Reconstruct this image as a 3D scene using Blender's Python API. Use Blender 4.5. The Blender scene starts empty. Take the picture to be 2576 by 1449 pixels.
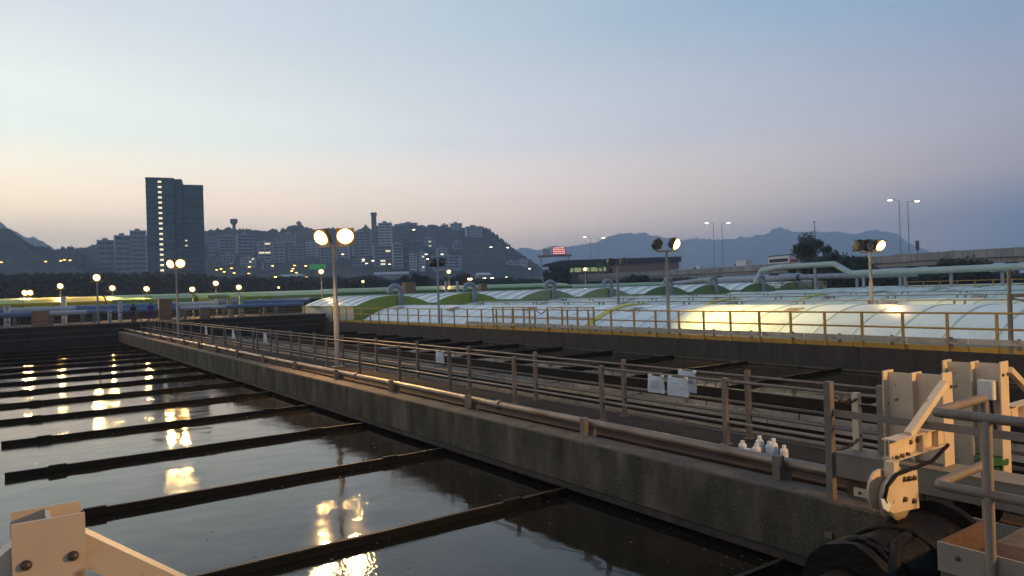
import bpy, math, random
from mathutils import Vector, Matrix, noise
random.seed(7)
rad = math.radians
S = bpy.context.scene
COL = S.collection

# ------------------------------------------------------------------ camera
CAM_H = 2.64
FOC, CX, CY = 1812.0, 1288.0, 724.5          # focal length and centre of the measured view (2576 x 1449)
YAW, PITCH, ROLL = rad(35.03), rad(0.10), rad(-1.83)
fwd = Vector((math.sin(YAW)*math.cos(PITCH), math.cos(YAW)*math.cos(PITCH), math.sin(PITCH)))
rgt = Vector((math.cos(YAW), -math.sin(YAW), 0)); upv = rgt.cross(fwd)
rgt2 = rgt*math.cos(ROLL)+upv*math.sin(ROLL); up2 = -rgt*math.sin(ROLL)+upv*math.cos(ROLL)
cd = bpy.data.cameras.new('camera'); cam = bpy.data.objects.new('camera', cd); COL.objects.link(cam)
cd.sensor_width = 36; cd.lens = 36*FOC/2576; cd.clip_start = 0.05; cd.clip_end = 40000
m = Matrix((rgt2, up2, -fwd)).transposed().to_4x4(); m.translation = (0, 0, CAM_H)
cam.matrix_world = m; S.camera = cam
def ray(px, py): return rgt2*((px-CX)/FOC) - up2*((py-CY)/FOC) + fwd
def far(px, py, dep):                          # world point seen in that direction, dep metres ahead
    return Vector((0, 0, CAM_H)) + ray(px, py)*dep
def hor(px): return 727.7 - .032*(px-CX)

# ------------------------------------------------------------------ dusk sky
def srgb(r, g, b):
    f = lambda v: ((v/255+.055)/1.055)**2.4 if v > 10 else v/255/12.92
    return (f(r), f(g), f(b), 1)
W = bpy.data.worlds.new('World'); S.world = W; W.use_nodes = True
nt = W.node_tree; N = nt.nodes; LK = nt.links
SUN_AZ = rad(-28)                              # the sun has just set left of the view
tc = N.new('ShaderNodeTexCoord'); sx = N.new('ShaderNodeSeparateXYZ'); LK.new(tc.outputs['Generated'], sx.inputs[0])
vm = N.new('ShaderNodeVectorMath'); vm.operation = 'DOT_PRODUCT'
flat = N.new('ShaderNodeVectorMath'); flat.operation = 'MULTIPLY'; flat.inputs[1].default_value = (1, 1, 0)
nrm = N.new('ShaderNodeVectorMath'); nrm.operation = 'NORMALIZE'
LK.new(tc.outputs['Generated'], flat.inputs[0]); LK.new(flat.outputs[0], nrm.inputs[0]); LK.new(nrm.outputs[0], vm.inputs[0])
vm.inputs[1].default_value = (math.sin(SUN_AZ), math.cos(SUN_AZ), 0)
azf = N.new('ShaderNodeMapRange'); azf.inputs[1].default_value = -1; azf.inputs[2].default_value = 1
LK.new(vm.outputs['Value'], azf.inputs[0])
# rows: sine of elevation -> colours at (away from sunset ... sunset)
AZ = (0.0, .43, .73, .94, 1.0)
ROWS = [(0.00, ((111, 122, 148), (140, 151, 171), (387, 336, 288), (388, 339, 263), (388, 339, 258))),
        (0.06, ((119, 128, 157), (161, 167, 190), (408, 353, 299), (388, 345, 283), (388, 345, 279))),
        (0.12, ((132, 143, 166), (218, 205, 206), (341, 305, 275), (388, 349, 291), (388, 349, 295))),
        (0.20, ((110, 133, 164), (191, 193, 208), (266, 265, 268), (300, 308, 289), (300, 308, 289))),
        (0.34, ((83, 119, 162), (133, 171, 209), (202, 221, 233), (243, 249, 254), (251, 254, 254))),
        (1.00, ((66, 94, 140), (86, 114, 160), (100, 130, 174), (112, 142, 184), (116, 146, 186)))]
prev = None; prevh = None
for h, cols in ROWS:
    cr = N.new('ShaderNodeValToRGB'); e = cr.color_ramp.elements
    e[0].position = 0; e[0].color = srgb(*cols[0]); e[1].position = 1; e[1].color = srgb(*cols[-1])
    for p, c in list(zip(AZ, cols))[1:-1]: e.new(p).color = srgb(*c)
    LK.new(azf.outputs[0], cr.inputs[0])
    if prev is None: prev = cr.outputs[0]
    else:
        mr = N.new('ShaderNodeMapRange'); mr.inputs[1].default_value = prevh; mr.inputs[2].default_value = h
        LK.new(sx.outputs['Z'], mr.inputs[0])
        mx = N.new('ShaderNodeMix'); mx.data_type = 'RGBA'
        LK.new(mr.outputs[0], mx.inputs[0]); LK.new(prev, mx.inputs[6]); LK.new(cr.outputs[0], mx.inputs[7]); prev = mx.outputs[2]
    prevh = h
sky = N.new('ShaderNodeTexSky'); sky.sky_type = 'NISHITA'; sky.sun_disc = False
sky.sun_elevation = rad(0.5); sky.sun_rotation = SUN_AZ; sky.dust_density = 3
skm = N.new('ShaderNodeVectorMath'); skm.operation = 'SCALE'; skm.inputs['Scale'].default_value = .05
LK.new(sky.outputs[0], skm.inputs[0])
add = N.new('ShaderNodeVectorMath'); add.operation = 'ADD'
LK.new(prev, add.inputs[0]); LK.new(skm.outputs[0], add.inputs[1])
stm = N.new('ShaderNodeVectorMath'); stm.operation = 'MULTIPLY'; stm.inputs[1].default_value = (1.2, 1.2, 7)
LK.new(tc.outputs['Generated'], stm.inputs[0])
cn = N.new('ShaderNodeTexNoise'); cn.inputs['Scale'].default_value = 1.6; cn.inputs['Detail'].default_value = 4; LK.new(stm.outputs[0], cn.inputs['Vector'])
cmr = N.new('ShaderNodeMapRange'); cmr.inputs[1].default_value = .3; cmr.inputs[2].default_value = .7; cmr.inputs[3].default_value = .965; cmr.inputs[4].default_value = 1.035
LK.new(cn.outputs['Fac'], cmr.inputs[0])                       # barely visible streaks of thin high cloud
csc = N.new('ShaderNodeVectorMath'); csc.operation = 'SCALE'; LK.new(add.outputs[0], csc.inputs[0]); LK.new(cmr.outputs[0], csc.inputs['Scale'])
bg = N['Background']; bg.inputs[1].default_value = 1.0
LK.new(csc.outputs[0], bg.inputs[0])
# the afterglow: one weak, very soft sun lamp
sl = bpy.data.lights.new('sun', 'SUN'); sl.energy = .12; sl.angle = rad(30); sl.color = (1, .78, .6)
so = bpy.data.objects.new('sun', sl); COL.objects.link(so)
so.rotation_euler = Vector((-math.sin(SUN_AZ)*.97, -math.cos(SUN_AZ)*.97, -.2)).to_track_quat('-Z', 'Y').to_euler()
S.view_settings.view_transform = 'Standard'; S.view_settings.look = 'None'
S.view_settings.exposure = 0.0; S.view_settings.gamma = 1; S.view_settings.use_curve_mapping = False
S.render.engine = 'CYCLES'
S.cycles.use_denoising = True
S.cycles.max_bounces = 6; S.cycles.volume_bounces = 1; S.cycles.caustics_reflective = False; S.cycles.caustics_refractive = False
S.cycles.sample_clamp_indirect = 4

# ------------------------------------------------------------------ materials
M = {}
def mat(name, base, rough=.6, metal=0, var=None, scale=3, stretch=(1, 1, 1), bump=0, bscale=None, third=None, tscale=1.2,
        tlo=.55, thi=.7, spec=.5, detail=5):
    m = bpy.data.materials.new(name); m.use_nodes = True; n = m.node_tree.nodes; l = m.node_tree.links
    b = n['Principled BSDF']; b.inputs['Roughness'].default_value = rough; b.inputs['Metallic'].default_value = metal
    b.inputs['Specular IOR Level'].default_value = spec
    b.inputs['Base Color'].default_value = (*base, 1)
    if var is not None:
        tc = n.new('ShaderNodeTexCoord'); mp = n.new('ShaderNodeMapping'); mp.inputs['Scale'].default_value = stretch
        l.new(tc.outputs['Object'], mp.inputs[0])
        nz = n.new('ShaderNodeTexNoise'); nz.inputs['Scale'].default_value = scale; nz.inputs['Detail'].default_value = detail
        l.new(mp.outputs[0], nz.inputs['Vector'])
        mr = n.new('ShaderNodeMapRange'); mr.inputs[1].default_value = .3; mr.inputs[2].default_value = .7
        l.new(nz.outputs['Fac'], mr.inputs[0])
        mx = n.new('ShaderNodeMix'); mx.data_type = 'RGBA'; mx.inputs[6].default_value = (*base, 1); mx.inputs[7].default_value = (*var, 1)
        l.new(mr.outputs[0], mx.inputs[0]); out = mx.outputs[2]
        if third is not None:
            nz2 = n.new('ShaderNodeTexNoise'); nz2.inputs['Scale'].default_value = tscale; nz2.inputs['Detail'].default_value = 6
            nz2.inputs['Roughness'].default_value = .65
            l.new(mp.outputs[0], nz2.inputs['Vector'])
            mr2 = n.new('ShaderNodeMapRange'); mr2.inputs[1].default_value = tlo; mr2.inputs[2].default_value = thi
            l.new(nz2.outputs['Fac'], mr2.inputs[0])
            mx2 = n.new('ShaderNodeMix'); mx2.data_type = 'RGBA'; mx2.inputs[7].default_value = (*third, 1)
            l.new(mr2.outputs[0], mx2.inputs[0]); l.new(out, mx2.inputs[6]); out = mx2.outputs[2]
        l.new(out, b.inputs['Base Color'])
        if bump:
            nb = n.new('ShaderNodeTexNoise'); nb.inputs['Scale'].default_value = bscale or scale*4; nb.inputs['Detail'].default_value = 6
            l.new(tc.outputs['Object'], nb.inputs['Vector'])
            bp = n.new('ShaderNodeBump'); bp.inputs['Strength'].default_value = bump; bp.inputs['Distance'].default_value = .03
            l.new(nb.outputs['Fac'], bp.inputs['Height']); l.new(bp.outputs[0], b.inputs['Normal'])
    M[name] = m; return m
def speckle(name, col, sc, lo, hi):                            # exposed stones and pits in worn concrete
    nt_ = M[name].node_tree; n = nt_.nodes; b = n['Principled BSDF']; src = b.inputs['Base Color'].links[0].from_socket
    tc_ = n.new('ShaderNodeTexCoord'); nz = n.new('ShaderNodeTexNoise'); nz.inputs['Scale'].default_value = sc; nz.inputs['Detail'].default_value = 2
    nt_.links.new(tc_.outputs['Object'], nz.inputs['Vector']); mr = n.new('ShaderNodeMapRange'); mr.inputs[1].default_value = lo; mr.inputs[2].default_value = hi
    nt_.links.new(nz.outputs['Fac'], mr.inputs[0]); mx = n.new('ShaderNodeMix'); mx.data_type = 'RGBA'; mx.inputs[7].default_value = (*col, 1)
    nt_.links.new(mr.outputs[0], mx.inputs[0]); nt_.links.new(src, mx.inputs[6]); nt_.links.new(mx.outputs[2], b.inputs['Base Color'])
def vary(name, amt):                                          # each piece weathered a little differently
    nt_ = M[name].node_tree; n = nt_.nodes; b = n['Principled BSDF']; src = b.inputs['Base Color'].links[0].from_socket
    oi = n.new('ShaderNodeObjectInfo'); mr = n.new('ShaderNodeMapRange'); mr.inputs[3].default_value = 1-amt; mr.inputs[4].default_value = 1+amt
    nt_.links.new(oi.outputs['Random'], mr.inputs[0]); vm_ = n.new('ShaderNodeVectorMath'); vm_.operation = 'SCALE'
    nt_.links.new(src, vm_.inputs[0]); nt_.links.new(mr.outputs[0], vm_.inputs['Scale']); nt_.links.new(vm_.outputs[0], b.inputs['Base Color'])
def emit(name, col, strength):
    m = bpy.data.materials.new(name); m.use_nodes = True; b = m.node_tree.nodes['Principled BSDF']
    b.inputs['Base Color'].default_value = (*col, 1); b.inputs['Emission Color'].default_value = (*col, 1)
    b.inputs['Emission Strength'].default_value = strength; M[name] = m; return m
mat('concrete', (.150,.114,.076), .9, var=(.045,.034,.024), scale=1.5, stretch=(1.7,1.7,.55), bump=.7, bscale=34, third=(.030,.034,.020), tscale=.6, tlo=.44, thi=.66, spec=.25, detail=9)
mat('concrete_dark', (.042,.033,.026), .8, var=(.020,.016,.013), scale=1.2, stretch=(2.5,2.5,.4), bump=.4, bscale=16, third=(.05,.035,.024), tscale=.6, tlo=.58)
mat('deck_wet', (.034,.027,.022), .9, var=(.022,.018,.015), scale=1.5, bump=.5, bscale=18, third=(.05,.038,.03), tscale=1.2, spec=.12)
mat('concrete_top', (.12,.095,.073), .85, var=(.06,.047,.038), scale=3, bump=.5, bscale=30, third=(.03,.025,.022), tscale=1.5)
mat('concrete_pale', (.30,.29,.26), .85, var=(.2,.19,.17), scale=.8, stretch=(1,1,.4), bump=.2, third=(.13,.12,.11), tscale=.5)
mat('rail_steel', (.19,.155,.125), .6, var=(.145,.11,.083), scale=5, bump=.15, bscale=60, third=(.16,.07,.035), tscale=3, tlo=.55, thi=.75)
mat('galvanized', (.26,.20,.15), .42, metal=.45, var=(.15,.11,.08), scale=4, stretch=(1,.35,1), bump=.1, bscale=30, third=(.13,.075,.045), tscale=2)
mat('board_black', (.005,.0045,.004), .7, var=(.010,.008,.006), scale=5, bump=.4, bscale=30, spec=.2)
mat('board_edge', (.050,.030,.019), .6, var=(.014,.010,.008), scale=6, bump=.4, bscale=40)
mat('white_paint', (.62,.49,.335), .5, var=(.52,.40,.27), scale=3, bump=.05, third=(.26,.17,.10), tscale=2.2, tlo=.58, thi=.82)
mat('shaded_rusty_paint', (.26,.22,.17), .6, var=(.17,.14,.11), scale=3, bump=.1, third=(.15,.075,.035), tscale=2, tlo=.5, thi=.75)  # white paint darkened to carry the landing's shade, with rust stains
mat('grey_paint', (.22,.19,.145), .6, var=(.16,.138,.105), scale=3, bump=.1, third=(.16,.09,.05), tscale=2, tlo=.62, thi=.8)
mat('pole_paint', (.27,.255,.235), .5, var=(.2,.19,.175), scale=3, stretch=(1,1,.3))
mat('yellow_paint', (.47,.265,.03), .45, var=(.36,.2,.025), scale=4, bump=.06, third=(.2,.10,.03), tscale=3, tlo=.6, thi=.8)
mat('toe_board', (.42,.37,.30), .6, var=(.28,.24,.2), scale=4, bump=.1, third=(.14,.10,.07), tscale=2)
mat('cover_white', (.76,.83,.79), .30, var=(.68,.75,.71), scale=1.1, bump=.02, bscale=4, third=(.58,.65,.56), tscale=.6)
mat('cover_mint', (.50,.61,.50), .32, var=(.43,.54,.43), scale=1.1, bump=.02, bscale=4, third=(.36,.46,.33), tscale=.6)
mat('cover_rib', (.50,.57,.47), .4, var=(.43,.50,.40), scale=2)
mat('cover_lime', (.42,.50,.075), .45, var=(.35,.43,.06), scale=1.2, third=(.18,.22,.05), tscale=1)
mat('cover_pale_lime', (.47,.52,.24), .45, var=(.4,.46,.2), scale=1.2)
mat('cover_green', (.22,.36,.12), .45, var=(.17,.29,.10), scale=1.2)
mat('cover_yellow', (.68,.56,.05), .45, var=(.58,.47,.05), scale=2)
mat('duct_grey', (.33,.36,.40), .5, var=(.26,.29,.33), scale=2, third=(.2,.2,.2), tscale=1.5)
mat('pipe_green', (.42,.50,.47), .5, var=(.34,.41,.39), scale=1)
mat('pipe_blue', (.17,.24,.38), .45, var=(.13,.19,.3), scale=1)
mat('pipe_white', (.62,.6,.56), .45, var=(.5,.48,.45), scale=1)
mat('brown_panel', (.34,.20,.10), .6, var=(.27,.15,.08), scale=2)
mat('rubber', (.005,.0045,.004), .55, var=(.013,.010,.008), scale=7, bump=.5, bscale=18, third=(.022,.014,.009), tscale=4, tlo=.62, thi=.8, spec=.12)
mat('sludge', (.004,.0035,.003), .55, var=(.013,.011,.008), scale=5, bump=.7, bscale=14, third=(.014,.012,.008), tscale=3, tlo=.55, thi=.75, spec=.12)
mat('rust', (.085,.040,.018), .8, var=(.045,.023,.012), scale=6, bump=.4)
mat('bolt', (.13,.09,.06), .5, metal=.6, var=(.08,.05,.03), scale=20)
mat('housing', (.085,.06,.045), .5, var=(.05,.04,.03), scale=6)
mat('dead_glass', (.05,.055,.06), .12, var=(.07,.07,.07), scale=5)
mat('plastic_white', (.68,.66,.62), .35, var=(.6,.58,.54), scale=10)
mat('paper', (.62,.65,.68), .8, var=(.54,.57,.6), scale=6)
mat('ink', (.16,.17,.21), .8, var=(.24,.25,.28), scale=12)
mat('green_plastic', (.015,.065,.02), .6, var=(.012,.045,.018), scale=6)
mat('green_light', (.025,.10,.025), .6, var=(.02,.07,.02), scale=6)
mat('cloth_black', (.012,.011,.012), .9, var=(.02,.02,.02), scale=12)
mat('cloth_blue', (.02,.03,.16), .9, var=(.03,.04,.2), scale=12)
mat('cloth_grey', (.05,.05,.06), .9, var=(.04,.04,.045), scale=12)
mat('skin', (.32,.2,.14), .6, var=(.28,.17,.12), scale=8)
mat('hair', (.01,.009,.008), .7, var=(.02,.017,.015), scale=20)
mat('earth', (.07,.065,.05), .95, var=(.045,.05,.03), scale=.05, third=(.1,.09,.07), tscale=.02)
mat('forest', (.020,.030,.018), .95, var=(.012,.020,.014), scale=.03, third=(.035,.04,.024), tscale=.012, bump=.6, bscale=.1)
mat('leaf', (.030,.048,.022), .7, var=(.018,.032,.016), scale=.8)
mat('leaf_dark', (.020,.030,.014), .75, var=(.012,.02,.01), scale=.3)
mat('bark', (.07,.05,.035), .9, var=(.04,.03,.02), scale=4, stretch=(1,1,.2), bump=.6)
mat('asphalt', (.05,.05,.052), .9, var=(.035,.035,.037), scale=2)
mat('parapet', (.30,.29,.27), .85, var=(.21,.2,.19), scale=.3, stretch=(1,1,.3), third=(.12,.115,.11), tscale=.2)
mat('tower_glass', (.03,.085,.095), .22, var=(.045,.11,.12), scale=.15)
mat('tower_wall', (.09,.14,.15), .6, var=(.075,.12,.13), scale=.1)
mat('block_pale', (.55,.53,.51), .8, var=(.45,.43,.42), scale=.05)
mat('block_grey', (.33,.33,.35), .8, var=(.26,.26,.28), scale=.05)
mat('block_dark', (.10,.10,.11), .8, var=(.08,.08,.09), scale=.05)
mat('block_glass', (.05,.055,.065), .25, var=(.07,.075,.085), scale=.1)
mat('brick_wall', (.30,.16,.12), .85, var=(.24,.13,.10), scale=.4)
mat('roof_dark', (.03,.03,.033), .7, var=(.022,.022,.025), scale=.3)
mat('glass_dark', (.02,.022,.026), .1, var=(.03,.03,.035), scale=1)
mat('paint_white', (.70,.70,.70), .35, var=(.62,.62,.62), scale=1)
mat('paint_red', (.35,.03,.03), .35, var=(.28,.025,.025), scale=1)
mat('paint_dark', (.03,.03,.035), .3, var=(.04,.04,.045), scale=1)
mat('sign_blue', (.03,.03,.10), .5, var=(.04,.04,.12), scale=1)
mat('sign_green', (.02,.16,.05), .5, var=(.02,.13,.04), scale=1)
speckle('concrete', (.175,.145,.105), 48, .58, .74); speckle('concrete', (.03,.024,.017), 17, .62, .80); speckle('concrete_top', (.19,.155,.12), 40, .60, .74); speckle('concrete_dark', (.09,.075,.06), 14, .64, .76); speckle('white_paint', (.16,.10,.06), 9, .68, .74)
for nm_, am_ in (('cover_white', .10), ('cover_mint', .12), ('parapet', .14), ('concrete', .08), ('concrete_dark', .12), ('rail_steel', .18), ('yellow_paint', .15), ('toe_board', .15), ('white_paint', .06), ('block_pale', .15), ('block_grey', .18), ('tower_glass', .3), ('block_glass', .4), ('board_black', .3), ('kerb' if False else 'concrete_top', .12)): vary(nm_, am_)
WARM = (1, .58, .19)
emit('lamp_lens', (1, .62, .20), 7); emit('street_amber', (1, .50, .08), 14)
emit('street_warm', (1, .72, .45), 14); emit('lit_window', (1, .85, .5), 1.1); emit('tail_red', (1, .05, .06), 2.5)
emit('sign_glow', (1, .38, .33), 1.3); emit('panel_glow', (.8, .9, .4), .22); emit('green_glow', (.05, .5, .12), .12)
# water: dark, dirty, gently rippled
def water_mat():
    m = bpy.data.materials.new('water'); m.use_nodes = True; n = m.node_tree.nodes; l = m.node_tree.links
    b = n['Principled BSDF']; b.inputs['Base Color'].default_value = (.017,.013,.007,1); b.inputs['Roughness'].default_value = .045
    b.inputs['IOR'].default_value = 1.43
    tc = n.new('ShaderNodeTexCoord')
    a = n.new('ShaderNodeTexNoise'); a.inputs['Scale'].default_value = 1.1; a.inputs['Detail'].default_value = 1.5
    c = n.new('ShaderNodeTexNoise'); c.inputs['Scale'].default_value = 24; c.inputs['Detail'].default_value = 2
    k = n.new('ShaderNodeTexNoise'); k.inputs['Scale'].default_value = .35; k.inputs['Detail'].default_value = 2
    for q in (a, c, k): l.new(tc.outputs['Object'], q.inputs['Vector'])
    kr = n.new('ShaderNodeMapRange'); kr.inputs[1].default_value = .42; kr.inputs[2].default_value = .62
    l.new(k.outputs['Fac'], kr.inputs[0])
    b1 = n.new('ShaderNodeBump'); b1.inputs['Strength'].default_value = .35; b1.inputs['Distance'].default_value = .03
    l.new(a.outputs['Fac'], b1.inputs['Height'])
    mul = n.new('ShaderNodeMath'); mul.operation = 'MULTIPLY'; l.new(c.outputs['Fac'], mul.inputs[0]); l.new(kr.outputs[0], mul.inputs[1])
    b2 = n.new('ShaderNodeBump'); b2.inputs['Strength'].default_value = .5; b2.inputs['Distance'].default_value = .005
    l.new(mul.outputs[0], b2.inputs['Height']); l.new(b1.outputs[0], b2.inputs['Normal']); l.new(b2.outputs[0], b.inputs['Normal'])
    # thin scum film drifting on the surface
    f = n.new('ShaderNodeTexNoise'); f.inputs['Scale'].default_value = .6; f.inputs['Detail'].default_value = 7; f.inputs['Roughness'].default_value = .7
    l.new(tc.outputs['Object'], f.inputs['Vector'])
    fr = n.new('ShaderNodeMapRange'); fr.inputs[1].default_value = .55; fr.inputs[2].default_value = .8; fr.inputs[3].default_value = .05; fr.inputs[4].default_value = .14
    l.new(f.outputs['Fac'], fr.inputs[0]); l.new(fr.outputs[0], b.inputs['Roughness'])
    M['water'] = m
water_mat()

# ------------------------------------------------------------------ mesh helpers
class MB:
    def __init__(s): s.v = []; s.f = []; s.sm = []
    def add(s, vs, fs, smooth=False):
        o = len(s.v); s.v += [tuple(v) for v in vs]
        for f in fs: s.f.append(tuple(i+o for i in f)); s.sm.append(smooth)
        return s
    def box(s, x0, x1, y0, y1, z0, z1):
        return s.add([(x0,y0,z0),(x1,y0,z0),(x1,y1,z0),(x0,y1,z0),(x0,y0,z1),(x1,y0,z1),(x1,y1,z1),(x0,y1,z1)],
                     [(3,2,1,0),(4,5,6,7),(0,1,5,4),(1,2,6,5),(2,3,7,6),(3,0,4,7)])
    def obox(s, c, sx, sy, sz, rz=0, rx=0):
        R = Matrix.Rotation(rz, 3, 'Z') @ Matrix.Rotation(rx, 3, 'X'); c = Vector(c)
        vs = [c + R @ Vector((a*sx/2, b*sy/2, d*sz/2)) for d in (-1, 1) for a, b in ((-1,-1),(1,-1),(1,1),(-1,1))]
        return s.add(vs, [(3,2,1,0),(4,5,6,7),(0,1,5,4),(1,2,6,5),(2,3,7,6),(3,0,4,7)])
    def bar(s, p, q, w, h, up=(0,0,1)):
        p, q = Vector(p), Vector(q); d = (q-p).normalized(); a = d.cross(Vector(up)).normalized(); b = a.cross(d)
        vs = [e + a*i*w/2 + b*j*h/2 for e in (p, q) for i, j in ((-1,-1),(1,-1),(1,1),(-1,1))]
        return s.add(vs, [(3,2,1,0),(4,5,6,7),(0,1,5,4),(1,2,6,5),(2,3,7,6),(3,0,4,7)])
    def tube(s, pts, r, n=10, cap=True):
        pts = [Vector(p) for p in pts]; rs = r if isinstance(r, (list, tuple)) else [r]*len(pts)
        rings = []; a = None
        for i, p in enumerate(pts):
            d = (pts[min(i+1, len(pts)-1)] - pts[max(i-1, 0)]).normalized()
            if a is None: a = d.orthogonal().normalized()
            else: a = (a - d*a.dot(d)).normalized()
            b = d.cross(a)
            rings.append([p + (a*math.cos(t) + b*math.sin(t))*rs[i] for t in [2*math.pi*k/n for k in range(n)]])
        vs = [v for g in rings for v in g]; fs = []
        for i in range(len(pts)-1):
            for k in range(n):
                fs.append((i*n+k, i*n+(k+1) % n, (i+1)*n+(k+1) % n, (i+1)*n+k))
        s.add(vs, fs, True)
        if cap: s.add(rings[0], [tuple(range(n))[::-1]]); s.add(rings[-1], [tuple(range(n))])
        return s
    def lathe(s, prof, c=(0,0,0), n=14, axis=None):
        c = Vector(c); R = Matrix.Identity(3) if axis is None else Vector((0,0,1)).rotation_difference(Vector(axis)).to_matrix()
        vs = [c + R @ Vector((r*math.cos(2*math.pi*k/n), r*math.sin(2*math.pi*k/n), z)) for r, z in prof for k in range(n)]
        fs = [(i*n+k, i*n+(k+1) % n, (i+1)*n+(k+1) % n, (i+1)*n+k) for i in range(len(prof)-1) for k in range(n)]
        s.add(vs, fs, True); return s
    def prism(s, poly, d):            # poly: list of 3-D points, d: extrusion vector
        n = len(poly); d = Vector(d); a = [Vector(p) for p in poly]; b = [p+d for p in a]
        fs = [tuple(range(n))[::-1], tuple(range(n, 2*n))] + [(k, (k+1) % n, n+(k+1) % n, n+k) for k in range(n)]
        return s.add(a+b, fs)
    def mesh(s, name, m):
        me = bpy.data.meshes.new(name); me.from_pydata(s.v, [], s.f); me.polygons.foreach_set('use_smooth', s.sm); me.update()
        if m: me.materials.append(M[m] if isinstance(m, str) else m)
        return me
    def build(s, name, m, parent=None, loc=None, rz=0):
        return put(name, s.mesh(name, m), parent, loc, rz)
def put(name, me, parent=None, loc=None, rz=0):
    o = bpy.data.objects.new(name, me); COL.objects.link(o)
    if loc is not None: o.location = loc
    if rz: o.rotation_euler = (0, 0, rz)
    if parent is not None: o.parent = parent
    return o
def tag(o, label, cat, group=None):
    o['label'] = label; o['category'] = cat
    if group: o['group'] = group
    return o
def thing(name, label, cat, loc=(0,0,0), rz=0, group=None):
    o = bpy.data.objects.new(name, None); COL.objects.link(o); o.location = loc; o.rotation_euler = (0, 0, rz); o.empty_display_size = .2
    return tag(o, label, cat, group)
def struct(o): o['kind'] = 'structure'; return o
def stuff(o): o['kind'] = 'stuff'; return o

# ================================================================== SETTING
TXL, WX, WXR, RWX = -8.6, 7.92, 10.32, 26.6    # tank A left, divider faces, tank B right wall
Y0, Y1, ZW = -7.0, 72.0, -.95
g = MB()
for x0, x1, y0, y1 in ((-16000, TXL-.3, -16000, 16000), (RWX+.5, 16000, -16000, 16000), (TXL-.3, RWX+.5, -16000, Y0), (TXL-.3, RWX+.5, Y1+.4, 16000)):
    g.add([(x0,y0,-.12),(x1,y0,-.12),(x1,y1,-.12),(x0,y1,-.12)], [(0,1,2,3)])
struct(g.build('ground', 'earth'))
for nm, a, b in (('tank_water', TXL, WX+.45), ('tank_water', WXR-.05, RWX)):
    struct(MB().add([(a,Y0,ZW),(b,Y0,ZW),(b,Y1,ZW),(a,Y1,ZW)], [(0,1,2,3)]).build(nm, 'water'))

# ---- divider wall between the two tanks, cast in bays with open joints
w = thing('tank_wall', 'stained concrete wall with walkway on top dividing the two open tanks', 'wall')
joints = [Y0] + [15.7+12*k for k in range(-1, 5)] + [Y1]
for y0, y1 in zip(joints[:-1], joints[1:]):
    b = MB(); ya, yb = y0+.012, y1-.012
    prof = [(WX,-.75),(WX,-.012),(WX+.02,0),(8.42,0),(8.44,-.11),(9.3,-.11),(9.3,0),(WXR,0),(WXR,-1.6),(8.38,-1.6),(8.38,-.83),(8.0,-.83),(8.0,-.75)]
    b.prism([(x, ya, z) for x, z in prof], (0, yb-ya, 0))
    b.build('wall_bay', 'concrete', w)
    MB().box(8.45, 9.29, ya, yb, -.108, -.098).build('channel_lining', 'deck_wet', w)
    MB().box(9.31, WXR-.01, ya, yb, .002, .012).build('walkway_slab', 'deck_wet', w)
for y0, y1 in zip(joints[:-1], joints[1:]):                # worn kerb topping laid on each bay, broken edge
    n = int((y1-y0)/.22); vs = []; fs = []
    for i in range(n+1):
        y = y0+.02+(y1-y0-.04)*i/n; e = .028+.022*noise.noise((y*2.3, 1, 0)); q = 8.40+.045*noise.noise((y*3.1, 5, 0))
        vs += [(WX+.004+e*.4, y, .002), (WX+e, y, .013), (q-.03, y, .016+.006*noise.noise((y*4, 9, 0))), (q, y, .002)]
        if i:
            for k in range(3): fs.append((4*i-4+k, 4*i-3+k, 4*i+1+k, 4*i+k))
    MB().add(vs, fs).build('kerb_topping', 'concrete_top', w)
MB().prism([(WX-.05,Y0,-.85),(WX-.05,Y0,-.755),(WX+.10,Y0,-.755),(WX+.10,Y0,-.85)], (0,Y1-Y0,0)).build('ledge', 'board_edge', w)
# ---- right wall of the second tank
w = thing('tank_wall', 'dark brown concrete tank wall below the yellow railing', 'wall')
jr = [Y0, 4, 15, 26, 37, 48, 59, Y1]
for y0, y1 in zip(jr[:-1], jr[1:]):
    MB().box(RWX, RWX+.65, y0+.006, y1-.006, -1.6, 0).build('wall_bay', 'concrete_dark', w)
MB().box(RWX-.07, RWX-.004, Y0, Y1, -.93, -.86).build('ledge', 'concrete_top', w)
# ---- far end wall, stepped
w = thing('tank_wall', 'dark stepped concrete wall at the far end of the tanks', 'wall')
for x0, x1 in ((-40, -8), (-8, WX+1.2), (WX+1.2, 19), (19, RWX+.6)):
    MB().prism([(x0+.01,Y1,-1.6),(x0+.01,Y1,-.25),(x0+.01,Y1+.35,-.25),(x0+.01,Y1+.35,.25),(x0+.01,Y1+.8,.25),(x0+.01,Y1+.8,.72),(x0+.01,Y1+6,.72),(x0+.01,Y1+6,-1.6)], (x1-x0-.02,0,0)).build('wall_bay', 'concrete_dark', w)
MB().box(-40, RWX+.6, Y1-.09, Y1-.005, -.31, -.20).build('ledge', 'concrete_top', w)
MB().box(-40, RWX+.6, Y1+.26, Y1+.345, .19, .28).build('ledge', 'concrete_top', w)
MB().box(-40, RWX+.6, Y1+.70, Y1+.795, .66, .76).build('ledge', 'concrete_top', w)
# ---- left wall of the first tank (beside and behind the camera)
w = thing('tank_wall', 'plain concrete wall along the near side of the first tank', 'wall')
MB().box(TXL-.6, TXL, Y0, Y1, -1.6, 0).build('wall_bay', 'concrete', w)
struct(MB().box(-60, 130, Y1+6.02, Y1+60, -.1, .60).build('service_yard', 'concrete_dark'))

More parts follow.
